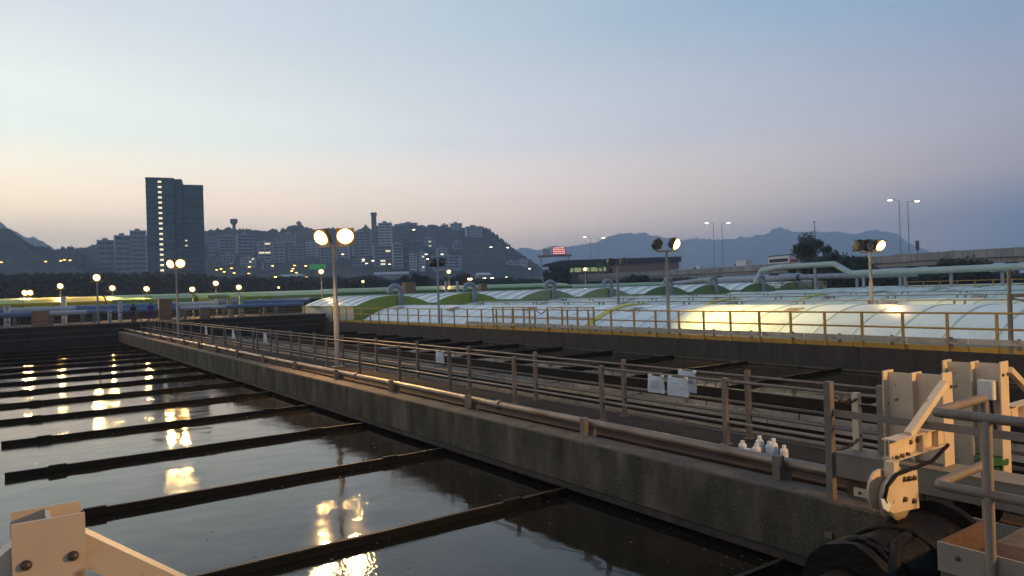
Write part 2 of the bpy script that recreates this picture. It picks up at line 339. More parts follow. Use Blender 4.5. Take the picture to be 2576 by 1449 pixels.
# ================================================================== BAFFLE BOARDS
SP = 4.27; k0 = 9.76
def baffle(x0, x1, y, label, grp, mesh_cache={}):
    t = thing('baffle_board', label, 'board', (0, y, 0), 0, grp)
    for nm, mt in (('board', 'board_black'), ('capping', 'board_edge')):
        b = MB(); n = 16; sd = y*1.7
        for i in range(n):
            xa, xb = x0+(x1-x0)*i/n, x0+(x1-x0)*(i+1)/n
            da, db = .012*noise.noise((xa*1.3, sd, 0)), .012*noise.noise((xb*1.3, sd, 0))
            z0, z1 = (ZW-.35, ZW+.115) if nm == 'board' else (ZW+.117, ZW+.128)
            ww = .026 if nm == 'board' else .030
            b.add([(xa,da-ww,z0),(xb,db-ww,z0),(xb,db+ww,z0),(xa,da+ww,z0),(xa,da-ww,z1+da*.4),(xb,db-ww,z1+db*.4),(xb,db+ww,z1+db*.4),(xa,da+ww,z1+da*.4)],
                  [(4,5,6,7),(0,1,5,4),(2,3,7,6)] + ([(3,0,4,7)] if i == 0 else []) + ([(1,2,6,5)] if i == n-1 else []))
        b.build(nm, mt, t)
    for bx in (x0+.9+.5*random.random(), x1-1.1-.6*random.random()):
        MB().obox((bx, 0, ZW+.10), .34, .085, .10).build('splice_plate', 'board_black', t)
    return t
ordn = ['nearest', 'second nearest', 'third nearest', 'fourth nearest', 'fifth nearest', 'sixth nearest', 'seventh nearest', 'eighth nearest', 'ninth nearest',
        'tenth nearest', 'eleventh nearest', 'twelfth nearest', 'thirteenth nearest', 'fourteenth nearest', 'farthest']
for k in range(-1, 14):
    y = k0+SP*k
    baffle(-.05-.02*max(0, y-14), WX-.06, y, '%s black board lying across the left tank water' % ordn[k+1], 'baffle boards across the left tank')
for k in range(-1, 13):
    y = 11.4+SP*1.01*k
    baffle(18.62, RWX-.09, y, '%s black board across the middle tank below the yellow railing' % ordn[k+1], 'baffle boards across the middle tank')

def foam(label, n, pick):
    vs = []; fs = []
    for i in range(n):
        x, y, sz = pick(); k = len(vs); a0 = random.random()*6.28
        for q in range(5): a = a0+q*1.257; r = sz*random.uniform(.5, 1.2); vs.append((x+r*math.cos(a), y+r*math.sin(a)*1.3, ZW+.004))
        vs.append((x, y, ZW+.004+sz*.35)); fs += [(k+q, k+(q+1) % 5, k+5) for q in range(5)]
    o = stuff(MB().add(vs, fs, True).build('foam_flecks', 'foam')); tag(o, label, 'foam')
def near_boards(x0, x1, yb, sp, kk):
    def f_():
        if random.random() < .6: y = yb+sp*random.randint(0, kk)+random.choice((-1, 1))*(.05+abs(random.gauss(0, .35)))
        else: y = random.uniform(yb, yb+sp*kk)
        return random.uniform(x0, x1) if random.random() < .6 else x1-abs(random.gauss(0, .8)), y, random.uniform(.006, .022)
    return f_
mat('foam', (.20,.17,.13), .8, var=(.10,.085,.065), scale=3)
mat('lining', (.30,.29,.25), .7, var=(.18,.17,.145), scale=1.5, bump=.2, third=(.07,.06,.05), tscale=1.2)
foam('tiny foam flecks drifting on the left tank water', 800, near_boards(.2, WX+.2, 5.5, SP, 8))
foam('tiny foam flecks drifting on the middle tank water', 600, near_boards(16.8, RWX-.1, 7.0, SP*1.01, 8))

# ================================================================== LAUNDERS IN THE MIDDLE TANK
def launder(label, xa, xb, zt):
    t = thing('weir_trough', label, 'trough')
    for x in (xa, xb):
        MB().box(x-.05, x+.05, 2, Y1-.3, -1.4, zt).build('trough_wall', 'board_black', t)
        n = 220; b = MB()                                   # ragged growth along the lip
        vs = []; fs = []
        for i in range(n+1):
            y = 2+i*.31; r = .012+.016*random.random()
            vs += [(x-.05-r, y, zt-.03), (x-.045, y, zt+r), (x+.045, y, zt+r*.8), (x+.05+r, y, zt-.03)]
            if i:
                for k in range(3): fs.append((4*i-4+k, 4*i-3+k, 4*i+1+k, 4*i+k))
        b.add(vs, fs).build('lip', 'board_edge', t)
    for k in range(23):
        MB().box(xb-.075, xb-.052, 2+k*3, 2+k*3+2.96, zt-.42, zt-.10).build('lining_panel', 'lining', t)
        MB().box(xa-.10, xa-.052, 2+k*3, 2+k*3+2.97, zt-.16, zt-.04).build('weir_plate', 'lining', t)
    MB().box(xa+.06, xb-.06, 2, Y1-.3, -1.35, -1.30).build('trough_floor', 'board_black', t)
    for k in range(16):
        MB().bar((xa, 4+k*4.2, zt-.12), (xb, 4+k*4.2, zt-.12), .05, .05).build('cross_tie', 'rail_steel', t)
launder('wide black weir trough running behind the walkway railing', 15.35, 16.65, -.70)
launder('narrow black weir trough close under the far walkway edge', 13.2, 13.95, -.66)
t = thing('scum_board', 'long dark scum board at the left ends of the middle tank boards', 'board')
for k in range(12):
    MB().box(18.44, 18.52, 2+k*5.8, 2+k*5.8+5.78, -1.3, -.72).build('board', 'board_black', t)
    MB().box(18.42, 18.54, 2+k*5.8, 2+k*5.8+5.78, -.718, -.69).build('capping', 'board_edge', t)

# ================================================================== WALKWAY RAILINGS AND PIPE
def railing(name, label, cat, x, ys, ztop, rails, mt, post_r=.038, rail_r=.024, z0=0, square=True, group=None, y_ext=(0, 0)):
    t = thing(name, label, cat, (x, 0, z0), 0, group)
    for y in ys:
        b = MB()
        lean = random.uniform(-.012, .012)
        if square: b.prism([(-post_r,y-post_r,0),(post_r,y-post_r,0),(post_r,y+post_r,0),(-post_r,y+post_r,0)], (lean, lean, ztop))
        else: b.tube([(0,y,0),(lean,y,ztop)], post_r, 8)
        b.build('post', mt, t)
        MB().box(-post_r*2, post_r*2, y-post_r*2, y+post_r*2, 0.003, .016).build('base_plate', mt, t)
    for z in rails:
        pts = []
        y = ys[0]-y_ext[0]
        while y < ys[-1]+y_ext[1]-.1:
            pts.append((post_r*.2+.006*noise.noise((y*.7, z, x)), y, z+.008*noise.noise((y*.6, z+3, x)))); y += 1.5
        pts.append((post_r*.2, ys[-1]+y_ext[1], z))
        MB().tube(pts, rail_r, 8).build('rail', mt, t)
    return t
PY = [7.65+2.98*k for k in range(22)]
railing('walkway_railing', 'rusty steel railing on the near edge of the concrete walkway', 'railing', 9.53, PY, 1.09, (1.035, .37), 'rail_steel', y_ext=(2.5, .4))
railing('walkway_railing', 'rusty steel railing on the far edge of the concrete walkway', 'railing', 10.15, [y+.02 for y in PY], 1.15, (1.05, .40), 'rail_steel', y_ext=(2.5, .4))
t = thing('service_pipe', 'worn metal pipe running low along the kerb of the walkway wall', 'pipe', (8.47, 0, .2))
yy = [5.10+7.6*k for k in range(10)]
for a, b2 in zip(yy[:-1], yy[1:]):
    MB().tube([(.004*noise.noise((a,0,0)),a+.02,0),(.01,(a+b2)/2,.006),(0,b2-.02,0)], .074, 14).build('pipe_length', 'galvanized', t)
    MB().tube([(0,b2-.045,0),(0,b2+.045,0)], .10, 14).build('coupling', 'galvanized', t)
for k in range(17):
    y = 5.85+3.93*k
    MB().box(-.20, -.09, y-.055, y+.055, -.2, .12).build('support_post', 'rail_steel', t)
    MB().box(-.09, .10, y-.03, y+.03, -.3, -.075).build('saddle', 'rail_steel', t)
t = thing('cable_conduit', 'thin rusty conduit lying in the channel beside the low pipe', 'conduit', (8.72, 0, 0))
for a in range(6): MB().tube([(.01*noise.noise((a,3,0)),1+11.6*a,-.05),(.02,6.8+11.6*a,-.05),(.01*noise.noise((a+1,3,0)),12.58+11.6*a,-.05)], .035, 8).build('conduit_length', 'rust', t)

# ================================================================== YELLOW RAILING, KERB AND TOE BOARD
YX = RWX+.14
t = railing('yellow_railing', 'long yellow steel railing on the dark tank wall before the covers', 'railing', YX,
            [4.2+1.53*k for k in range(16)] + [28.9+1.86*k for k in range(23)], 1.35, (1.33, .80), 'yellow_paint', .04, .036, 0, True, y_ext=(1, .3))
t = thing('yellow_kerb', 'yellow painted kerb edging with grey toe rail along the covers', 'kerb', (YX, 0, 0))
for k in range(33):
    y = 3+2.05*k
    MB().box(.02, .10, y+.01, y+2.03, .004, .19).build('kerb_length', 'yellow_paint', t)
    if y < 44: MB().box(-.05, -.005, y+.02, y+2.03, .27, .46).build('toe_rail', 'toe_board', t)
    if y < 44: MB().box(-.005, .05, y+.5, y+.6, .12, .50).build('toe_bracket', 'rail_steel', t)
# stair guard standing behind the railing
def guard(label, x, ya, yb, z1, n):
    t = thing('stair_guard', label, 'railing', (x, 0, 0))
    for k in range(n):
        y = ya+(yb-ya)*k/(n-1); MB().box(-.04, .04, y-.04, y+.04, .0, z1).build('post', 'yellow_paint', t)
    for z in (z1-.02, .85): MB().tube([(0,ya,z),(0,yb,z)], .034, 8).build('rail', 'yellow_paint', t)
guard('short yellow stair guard left of the red chain at the covers', YX+.62, 36.6, 41.4, 1.46, 5)
guard('short yellow stair guard right of the red chain at the covers', YX+.62, 31.0, 35.3, 1.46, 4)
ch = MB().tube([(YX+.6, 35.3+1.3*s, 1.42-.35*math.sin(math.pi*s)) for s in [i/8 for i in range(9)]], .03, 6)
tag(ch.build('safety_chain', 'paint_red'), 'red safety chain hung between the two yellow stair guards', 'chain')

# ================================================================== TANK COVERS
CXS = [32.0, 40.8, 51.8, 60.8, 71.6, 80.6, 91.4, 100.4]
HWID = 4.33
def vault_pts(n, rise, zs, hw=HWID, flatten=0):
    R = (hw*hw+rise*rise)/(2*rise); a0 = math.asin(hw/R)
    return [(R*math.sin(-a0+2*a0*i/n), zs+R*math.cos(-a0+2*a0*i/n)-(R-rise)) for i in range(n+1)]
def shell(pts, y0, y1, th=.05):
    b = MB(); n = len(pts); vs = []
    for y in (y0, y1):
        for x, z in pts: vs.append((x, y, z))
    for y in (y0, y1):
        for x, z in pts: vs.append((x*.99, y, z-th))
    fs = []; sm = []
    for i in range(n-1): fs.append((i, i+1, n+i+1, n+i))
    b.add(vs, fs, True)
    b.add(vs, [(2*n+i, 3*n+i, 3*n+i+1, 2*n+i+1) for i in range(n-1)], True)
    b.add(vs, [(i, 2*n+i, 2*n+i+1, i+1) for i in range(n-1)] + [(n+i, n+i+1, 3*n+i+1, 3*n+i) for i in range(n-1)])
    b.add(vs, [(0, n, 3*n, 2*n), (n-1, 3*n-1, 4*n-1, 2*n-1)])
    return b
PW = 1.72
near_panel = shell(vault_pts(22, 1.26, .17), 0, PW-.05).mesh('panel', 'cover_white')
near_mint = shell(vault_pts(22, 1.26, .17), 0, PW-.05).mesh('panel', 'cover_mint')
near_rib = shell(vault_pts(22, 1.285, .165, HWID+.01), 0, .09, .07).mesh('rib', 'cover_rib')
wide_rib = {m_: shell(vault_pts(22, 1.36, .16, HWID+.03), 0, .55, .14).mesh('arch_band', m_) for m_ in ('cover_yellow', 'cover_green')}
end_near = MB().prism([(x, 0, z) for x, z in vault_pts(22, 1.22, .14, HWID-.05)] + [(HWID-.05, 0, -.05), (-HWID+.05, 0, -.05)], (0, .06, 0)).mesh('end_wall', 'cover_lime')
hatch_me = MB().box(-.4, .4, 0, .8, .0, .07).box(-.05, .05, .2, .6, .07, .11).mesh('hatch', 'toe_board')
rank = ['first', 'second', 'third', 'fourth', 'fifth', 'sixth', 'seventh', 'eighth']
for i, cx in enumerate(CXS):
    n = 35 if i < 4 else 30
    yst = 4.0
    t = thing('tank_cover', 'long low white vaulted cover, %s row counted from the yellow railing' % rank[i], 'cover', (cx, 0, 0), 0, 'low white vaulted covers')
    for k in range(n):
        y = yst+PW*k
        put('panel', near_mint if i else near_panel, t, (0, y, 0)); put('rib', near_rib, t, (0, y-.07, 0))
    for k in range(3, n, 6):
        for hx in (-1.9, 1.5):
            put('hatch', hatch_me, t, (hx+random.uniform(-.2, .2), yst+PW*k+.35, .17+1.26*(1-(hx/HWID)**2)-.01)).rotation_euler = (0, math.atan(2*1.26*hx/HWID**2), 0)
    put('end_wall', end_near, t, (0, yst+PW*n-.05, 0)); put('end_wall', end_near, t, (0, yst-.12, 0))
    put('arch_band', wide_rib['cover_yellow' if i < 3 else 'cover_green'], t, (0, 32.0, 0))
    for s_ in (-1, 1): MB().box(s_*(HWID+.06)-.06, s_*(HWID+.06)+.06, yst, yst+PW*n, -.1, .2).build('sill', 'cover_pale_lime' if i else 'cover_rib', t)
# low maintenance rails in the valleys
for i, x in enumerate((36.45, 46.3, 56.3)):
    t = thing('valley_rail', ['thin grey handrail in the valley behind the first white cover', 'thin grey handrail in the gap behind the second white cover', 'thin grey handrail behind the third white cover'][i], 'railing', (x, 0, 0))
    MB().box(-.35, .35, 6, 63, .72, .80).build('valley_walk', 'toe_board', t)
    MB().tube([(-.3,6,1.48),(-.3,62,1.48)], .03, 6).build('rail', 'grey_paint', t)
    for k in range(14):
        for d in (0, .45):
            MB().box(-.34, -.26, 7+4.1*k+d, 7.08+4.1*k+d, .8, 1.48).build('post', 'grey_paint', t)
# far covers on side walls, with lime end faces
YF = 66.5; FL = 15.0
seg = []
fp = vault_pts(20, 1.02, 1.43, 4.22)
f_panel = shell(fp, 0, 1.5).mesh('panel', 'cover_white')
f_band = shell(vault_pts(20, 1.10, 1.42, 4.25), 0, .75, .12).mesh('raised_band', 'cover_rib')
f_side = MB().box(-.06, .06, 0, FL, .0, 1.45).mesh('side_wall', 'cover_rib')
faces = {}
for m_ in ('cover_lime', 'cover_pale_lime', 'cover_green'):
    faces[m_] = MB().prism([(x, 0, z) for x, z in vault_pts(20, 1.0, 1.40, 4.18)] + [(4.18, 0, 0), (-4.18, 0, 0)], (0, .08, 0)).mesh('end_face', m_)
eave = MB().box(-.16, .16, -.05, FL, 1.42, 1.50).mesh('eave', 'cover_green')
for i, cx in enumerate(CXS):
    fm = 'cover_lime' if i < 2 else 'cover_pale_lime' if i < 4 else 'cover_green'  # stronger lime on the first two puts lamplight into the colour
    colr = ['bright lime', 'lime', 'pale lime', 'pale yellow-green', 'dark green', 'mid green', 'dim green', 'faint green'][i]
    t = thing('vaulted_cover', 'raised vaulted cover with %s end face, %s along the row' % (colr, rank[i]), 'cover', (cx, YF, 0), 0, 'raised covers with green end faces')
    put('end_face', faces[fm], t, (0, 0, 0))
    for s_ in (-1, 1): put('side_wall', f_side, t, (s_*4.24, .09, 0)); put('eave', eave, t, (s_*4.32, 0, 0))
    for k in range(9): put('panel', f_panel, t, (0, .1+1.65*k, 0))
    for k in range(5): put('raised_band', f_band, t, (0, 1.2+2.9*k, 0))
    MB().box(-.55, .55, -.22, -.01, .0, 1.52).build('duct_plinth', fm, t)
    g_ = thing('vent_duct', 'grey gooseneck vent duct on the %s end face of the %s cover' % (colr, rank[i]), 'duct', (cx, YF-.36, 0), 0, 'gooseneck vent ducts')
    pts = [(.42, 0, z) for z in (1.3, 1.9, 2.4, 2.8)] + [(.42*math.cos(a)-0.0, 0, 2.9+.46*math.sin(a)) for a in [rad(v) for v in range(15, 181, 15)]] + [(-.42, 0, 2.72)]
    pts = [(x*1.45, y, z) for x, y, z in pts]
    MB().tube(pts, .26, 14).build('pipe', 'duct_grey', g_)
    MB().tube([(.61,0,1.2),(.61,0,1.95)], .33, 14).build('collar', 'duct_grey', g_)
    MB().tube([(.61,0,1.93),(.61,0,1.99)], .36, 14).build('flange', 'duct_grey', g_)
    MB().tube([(-.61,0,2.70),(-.61,0,2.78)], .30, 14).build('mouth_ring', 'pipe_green', g_)

# ================================================================== FLOOD LAMPS
POLE = {}
def flood_lamp(x, y, zb, hbar, heads, label, watts=1500, group='flood lamps around the tanks', mt='pole_paint', tint=None, arm=.55, r=.085):
    t = thing('flood_lamp', label, 'lamp post', (x, y, zb), 0, group)
    L = hbar
    MB().tube([(0,0,0),(0,0,L*.55),(0,0,L*.552),(0,0,L)], [r*1.15, r*1.1, r*.85, r*.8], 10).build('pole', mt, t)
    MB().box(-.2, .2, -.2, .2, .0, .03).build('base_plate', mt, t)
    bx = Vector((rgt.x, rgt.y, 0))                           # crossbar roughly square to the tanks' diagonal
    MB().bar(bx*-arm+Vector((0,0,L)), bx*arm+Vector((0,0,L)), .12, .09).build('crossbar', mt, t)
    for off, az, tilt, lit in heads:
        c = bx*off + Vector((0, 0, L+.36))
        a = rad(az); ti = rad(tilt)
        d = Vector((math.sin(a)*math.cos(ti), math.cos(a)*math.cos(ti), -math.sin(ti)))
        Rm = Vector((0,0,1)).rotation_difference(d).to_matrix()
        sd = Vector((math.cos(a), -math.sin(a), 0)); u2 = d.cross(sd)
        W_, H_, D_ = .31, .29, .28
        vs = []
        for zz, sc in ((-D_, .55), (-D_*.4, .95), (.0, 1.0), (.05, 1.04)):
            for p, q in ((-1,-1),(1,-1),(1,1),(-1,1)): vs.append(c + sd*(p*W_*sc) + u2*(q*H_*sc) + d*zz)
        fs = [(3,2,1,0)] + [(4*k+j, 4*k+(j+1) % 4, 4*k+4+(j+1) % 4, 4*k+4+j) for k in range(3) for j in range(4)]
        h = MB().add(vs, fs).build('lamp_head', 'housing', t)
        gl = MB(); nn = 16; vs = []; fs = []
        for j in range(5):
            ph = math.pi/2*j/4
            for k in range(nn):
                th = 2*math.pi*k/nn; vs.append(c + d*(.052+.20*math.sin(ph)) + sd*(W_*.95*math.cos(ph)*math.cos(th)) + u2*(H_*.95*math.cos(ph)*math.sin(th)))
        for j in range(4):
            for k in range(nn): fs.append((j*nn+k, j*nn+(k+1) % nn, (j+1)*nn+(k+1) % nn, (j+1)*nn+k))
        gl.add(vs, fs, True).build('lens', 'lamp_lens' if lit else 'dead_glass', h)
        if lit:
            ld = bpy.data.lights.new('lamp_light', 'SPOT'); ld.energy = watts; ld.color = tint or WARM; ld.spot_size = rad(172); ld.spot_blend = .6; ld.shadow_soft_size = .12
            lo = bpy.data.objects.new('lamp_light', ld); COL.objects.link(lo); lo.parent = t; lo.location = c+d*.40; lo.rotation_euler = d.to_track_quat('-Z', 'Y').to_euler()
        MB().bar(bx*off+Vector((0,0,L+.04)), c - u2*.02 - d*.12, .07, .03, up=d).build('bracket', mt, t)
    return t
CAMAZ = 215                                                   # compass direction from the tanks back to the camera
flood_lamp(9.84, 25.3, 0, 4.42, [(-.42, 250, 28, 1), (.42, 200, 12, 1)], 'tall lamp post with two glaring floodlights on the walkway')
flood_lamp(9.84, 55.3, 0, 4.86, [(-.35, 240, 22, 1), (.30, 190, 12, 1)], 'double floodlight on the walkway in front of the dark tower', 900)
flood_lamp(9.84, -4.7, 0, 4.42, [(-.42, -60, 35, 1), (.42, -5, 30, 1)], 'floodlight post on the walkway beside the scraper bridge', 2000)
flood_lamp(RWX+.42, 25.0, 0, 4.3, [(-.5, 310, -20, 0), (.42, 150, 22, 1)], 'lamp post rising before the white cover with one lit and one dead floodlight', 2900, tint=(1, .70, .17))
flood_lamp(RWX+.42, 48.4, 0, 4.5, [(-.35, 250, 10, 0), (.4, 160, 10, 0)], 'unlit double floodlight post at the yellow railing near the lime cover', mt='duct_grey')
flood_lamp(36.1, 38.2, .5, 3.5, [(-.5, 300, 0, 0), (.5, 120, 10, 0)], 'unlit floodlight post in the valley behind the first white cover')
flood_lamp(36.3, 19.7, .5, 3.45, [(-.62, 300, -10, 0), (-.05, 180, 5, 0), (.5, 180, 30, 1)], 'post with two dead heads and one lit floodlight near the right edge', 600)
def far_lamp(px, py, zb, zh, label, dbl=False, bright=True):
    dep = (zh-CAM_H)*FOC/(hor(px)-py)
    if px < 620: dep = 80+.012*px                            # these stand just behind the eaves of the lime roofs
    p = far(px, py, dep); zh = p.z
    flood_lamp(p.x, p.y, zb, zh-.36-zb, [(-.3, CAMAZ, 12, 1), (.3, CAMAZ, 12, 1)] if dbl else [(.0, CAMAZ-10, 25, 1)], label, 900 if px < 620 else 500)
flood_lamp(6.55, 73.2, .6, 3.9, [(0, CAMAZ, 12, 1)], 'lamp post at the far corner of the left tank, third lit from left', 700)
for a in ((152, 719, .6, 5.5, 'lit lamp post with short crossbar, second from the left edge', False),
          (70, 736, .6, 5.5, 'low twin flood lamp nearest the left edge of the picture', True),
          (283, 724, .6, 5.6, 'small lit lamp left of the two people at the tank end', False),
          (369, 726, .6, 5.6, 'small lit lamp just left of the brown cabinet', False),
          (484, 727, .6, 5.6, 'small lit lamp between the tall walkway lamp and lime tank roof', False),
          (543, 712, .6, 5.6, 'lit lamp above the end of the bright lime roof', False),
          (601, 722, .6, 5.6, 'small lit lamp right of the bright lime roof end', False),
          (701, 723, .6, 5.6, 'small lit lamp alone in front of the dark trees', False),
          (808, 683, .6, 5.6, 'lit lamp just left of the tall walkway post', False),
          (913, 708, .6, 5.6, 'lit lamp above the first lime cover', False),
          (1129, 683, .6, 5.8, 'lit lamp on a pale post between the first two vent ducts', False),
          (1182, 702, .6, 5.6, 'twin lit lamps right behind the second vent duct', True),
          (1472, 677, .6, 5.8, 'lit lamp between the third and fourth vent ducts', False)):
    far_lamp(*a[:5], a[5])
t = thing('grey_post', 'plain grey steel post with side arm at the right picture edge', 'post', (RWX+.2, 9.95, 0))
MB().tube([(0,0,0),(0,0,1.95)], .075, 10).build('lower_tube', 'grey_paint', t)
MB().tube([(0,0,1.96),(0,0,2.75)], .055, 10).build('upper_tube', 'grey_paint', t)
MB().bar((.02,-.02,1.9), (1.2,-1.4,1.95), .12, .1).build('arm', 'grey_paint', t)
MB().bar((.02,-.02,1.85), (.8,-1.3,1.3), .05, .05).build('brace', 'grey_paint', t)

# ================================================================== SCRAPER BRIDGE, RIGHT FOREGROUND
t = thing('end_carriage', 'grey steel box beam carriage resting across the wall kerb', 'carriage', (8.30, 0, 0))
b = MB(); b.prism([(0,5.05,.215),(0,5.05,.495),(.42,5.05,.495),(.42,5.05,.215)], (0,-6.2,0)); b.build('box_beam', 'grey_paint', t)
MB().box(-.012, .432, -1.2, 5.062, .497, .511).build('top_plate', 'grey_paint', t)
MB().box(.03, .07, 4.0, 4.9, -.098, .213).build('skirt_plate', 'rust', t)
MB().box(.0, .028, 4.45, 4.8, .02, .12).build('bolted_cleat', 'white_paint', t)
for yb in (4.53, 4.72): MB().lathe([(0,.0),(.018,.0),(.018,.02),(0,.02)], (.0, yb, .07), 6, (-1,0,0)).build('bolt', 'bolt', t)
MB().prism([(-.46,3.55,.21),(-.46,2.2,.21),(-.46,2.2,-.72),(-.46,2.62,-.72),(-.46,3.05,.0)], (.03,0,0)).build('side_plate', 'grey_paint', t)
for wy in (3.55, 1.0):
    MB().lathe([(.05,-.07),(.21,-.07),(.23,-.05),(.23,.05),(.21,.07),(.05,.07)], (.27, wy, .135), 20, (1,0,0)).build('wheel', 'rubber', t)

def column(label, x, s, arm_dir, yc=(3.84, 4.17, 4.50), zt=1.53, z0=.513):
    t = thing('guide_column', label, 'bracket', (x, 0, 0))
    MB().box(-.008, .008, yc[0]+.01, yc[1]-.01, z0, zt-.01).build('web', 'white_paint', t)
    MB().box(-.008, .008, yc[1]+.01, yc[2]-.01, z0, zt-.02).build('web', 'white_paint', t)
    for k, y in enumerate(yc):
        MB().box(-.115, .115, y-.009, y+.009, z0, zt+(.02 if k == 0 else .0)).build('flange', 'white_paint', t)
    for bz in (zt-.14,): 
        for bx_ in (-.06, .07): MB().lathe([(0,0),(.02,0),(.02,.018),(0,.018)], (bx_, yc[0]-.009, bz-.03*abs(bx_)), 6, (0,-1,0)).build('bolt', 'bolt', t)
    a = arm_dir; e = 1.28                                     # arm over the water with stiffeners
    y = yc[0]
    MB().box(min(a*.12,a*e), max(a*.12,a*e), y-.006, y+.006, .79, .97).build('arm_web', 'white_paint', t)
    MB().box(min(a*.12,a*e), max(a*.12,a*e), y-.075, y+.075, .971, .985).build('arm_flange', 'white_paint', t)
    MB().box(min(a*.12,a*e), max(a*.12,a*e), y-.075, y+.075, .775, .789).build('arm_flange', 'white_paint', t)
    for q in (.38, .72): MB().box(a*q-.006, a*q+.006, y-.07, y-.008, .79, .97).build('stiffener', 'white_paint', t)
    MB().bar((a*.10, y-.02, zt-.09), (a*.92, y-.02, .985), .075, .075, up=(0,1,0)).build('brace', 'white_paint', t)
    for q in (1.0, 1.12, 1.22): MB().lathe([(0,0),(.022,0),(.022,.03),(0,.03)], (a*q, y-.05, .789), 6).build('bolt', 'bolt', t)
    MB().lathe([(0,0),(.026,0),(.026,.014),(0,.014)], (a*.86, y-.006, .9), 8, (0,-1,0)).build('bolt', 'bolt', t)
    MB().obox((a*.25, y-.012, .84), .18, .012, .16).build('end_plate', 'white_paint', t)
    return t
column('white steel guide bracket on the kerb side of the carriage, arm over left tank', 8.60, 1, -1)
column('white steel guide bracket with junction box on the far side of walkway', 10.1, 1, 1, z0=.014)
t = thing('junction_box', 'small pale square junction box fixed to the farther white bracket', 'box', (9.97, 3.98, 1.2))
b = MB(); b.box(-.05, .05, -.09, .09, -.12, .12); b.build('case', 'plastic_white', t)
MB().box(-.062, -.052, -.08, .08, -.11, .11).build('lid', 'pipe_white', t)
for k in (-1, 1): MB().tube([(0,k*.04,-.12),(.0,k*.05,-.3),(.03,k*.03-.05,-.55)], .018, 6).build('cable', 'rubber', t)
# sheave block hanging under the arm, with its rope
t = thing('sheave_block', 'white bolted sheave block hanging under the bracket arm', 'pulley', (7.28, 3.8, 0))
for yy_ in (-.095, .07):
    MB().prism([(-.10,yy_,.70),(.32,yy_,.65),(.34,yy_,.26),(-.10,yy_,.30)]+[(-.12+.20*math.cos(u), yy_, .50+.20*math.sin(u)) for u in [rad(v) for v in range(265, 94, -19)]], (0,.022,0)).build('cheek_plate', 'white_paint', t)
MB().lathe([(0,-.06),(.215,-.06),(.215,-.04),(.19,-.015),(.19,.015),(.215,.04),(.215,.06),(0,.06)], (.05, 0, .40), 24, (0,1,0)).build('sheave_wheel', 'white_paint', t)
MB().box(-.05, .05, -.05, .05, .62, .78).build('hanger', 'white_paint', t)
for bx_, bz in ((.05, .61), (.24, .59), (.04, .41), (.22, .36), (.14, .60)):
    MB().lathe([(0,0),(.026,0),(.026,.025),(0,.025)], (bx_, -.096, bz), 6, (0,-1,0)).build('bolt', 'bolt', t)
rp = MB().tube([(8.05,3.6,.86),(7.75,3.62,.74),(7.45,3.64,.72),(7.1,3.66,.70),(6.92,3.66,.62),(6.88,3.67,.5),(6.93,3.68,.44)], .019, 8)
tag(rp.build('haul_rope', 'rubber'), 'thick dark rope looping over the white sheave block', 'rope')
tag(MB().prism([(6.80,3.66,.52),(6.90,3.66,.50),(6.99,3.66,.43),(6.93,3.66,.37),(6.84,3.66,.42)], (0,.012,0)).build('cloth_strip', 'paper'), 'torn pale rag tied to the rope end at the sheave block', 'rag')
# greasy scum drum
t = thing('scum_drum', 'large black greasy drum with flange below the sheave block', 'drum', (0, 3.62, -.22))
def rough_cyl(x0, x1, r, n=30, m_=14, amp=.02, seed=0):
    vs = []; fs = []
    for i in range(m_+1):
        x = x0+(x1-x0)*i/m_
        for k in range(n):
            th = 2*math.pi*k/n; rr = r+amp*noise.noise((x*5, math.cos(th)*3+seed, math.sin(th)*3))
            vs.append((x, rr*math.cos(th), rr*math.sin(th)))
    for i in range(m_):
        for k in range(n): fs.append((i*n+k, i*n+(k+1) % n, (i+1)*n+(k+1) % n, (i+1)*n+k))
    b = MB().add(vs, fs, True); b.add(vs, [tuple(range(n))[::-1], tuple(range(m_*n, m_*n+n))]); return b
rough_cyl(6.25, 7.75, .43, amp=.03).build('drum_shell', 'sludge', t)
rough_cyl(7.755, 7.85, .54, m_=3, amp=.01).build('flange', 'sludge', t)
rough_cyl(6.14, 6.245, .47, m_=3, amp=.035, seed=4).build('end_ring', 'rubber', t)
rough_cyl(1.6, 6.13, .25, m_=30, amp=.02, seed=9).build('skimmer_pipe', 'sludge', t)
for q in range(4):                                             # slimy strands wrapped round the drum
    x0 = 6.32+.09*q+.25*(q == 3)+random.uniform(-.05, .05); n_ = 30
    MB().tube([(x0+.16*math.sin(6.283*i/n_+q*1.7)+.06*noise.noise((i*.4, q, 0)), (.445+.02*noise.noise((i*.5, q, 3)))*math.cos(6.283*i/n_), (.445+.02*noise.noise((i*.6, q, 5)))*math.sin(6.283*i/n_)) for i in range(n_+1)], .016+.008*(q % 2), 6, False).build('strand', 'rubber', t)
pts = [(6.95,3.5,.17),(6.6,3.42,.18),(6.3,3.30,.10),(6.0,3.22,-.06),(5.6,3.22,-.26),(5.2,3.25,-.45),(4.8,3.3,-.65),(4.4,3.32,-.82)]
b = MB().tube([(x, y+.02*noise.noise((x*4,0,0)), z+.02*noise.noise((x*4,4,0))) for x, y, z in pts], [.05,.055,.06,.055,.05,.052,.048,.05], 10)
tag(b.build('sludge_hose', 'rubber'), 'black slimy hose trailing off the drum into the tank', 'hose')
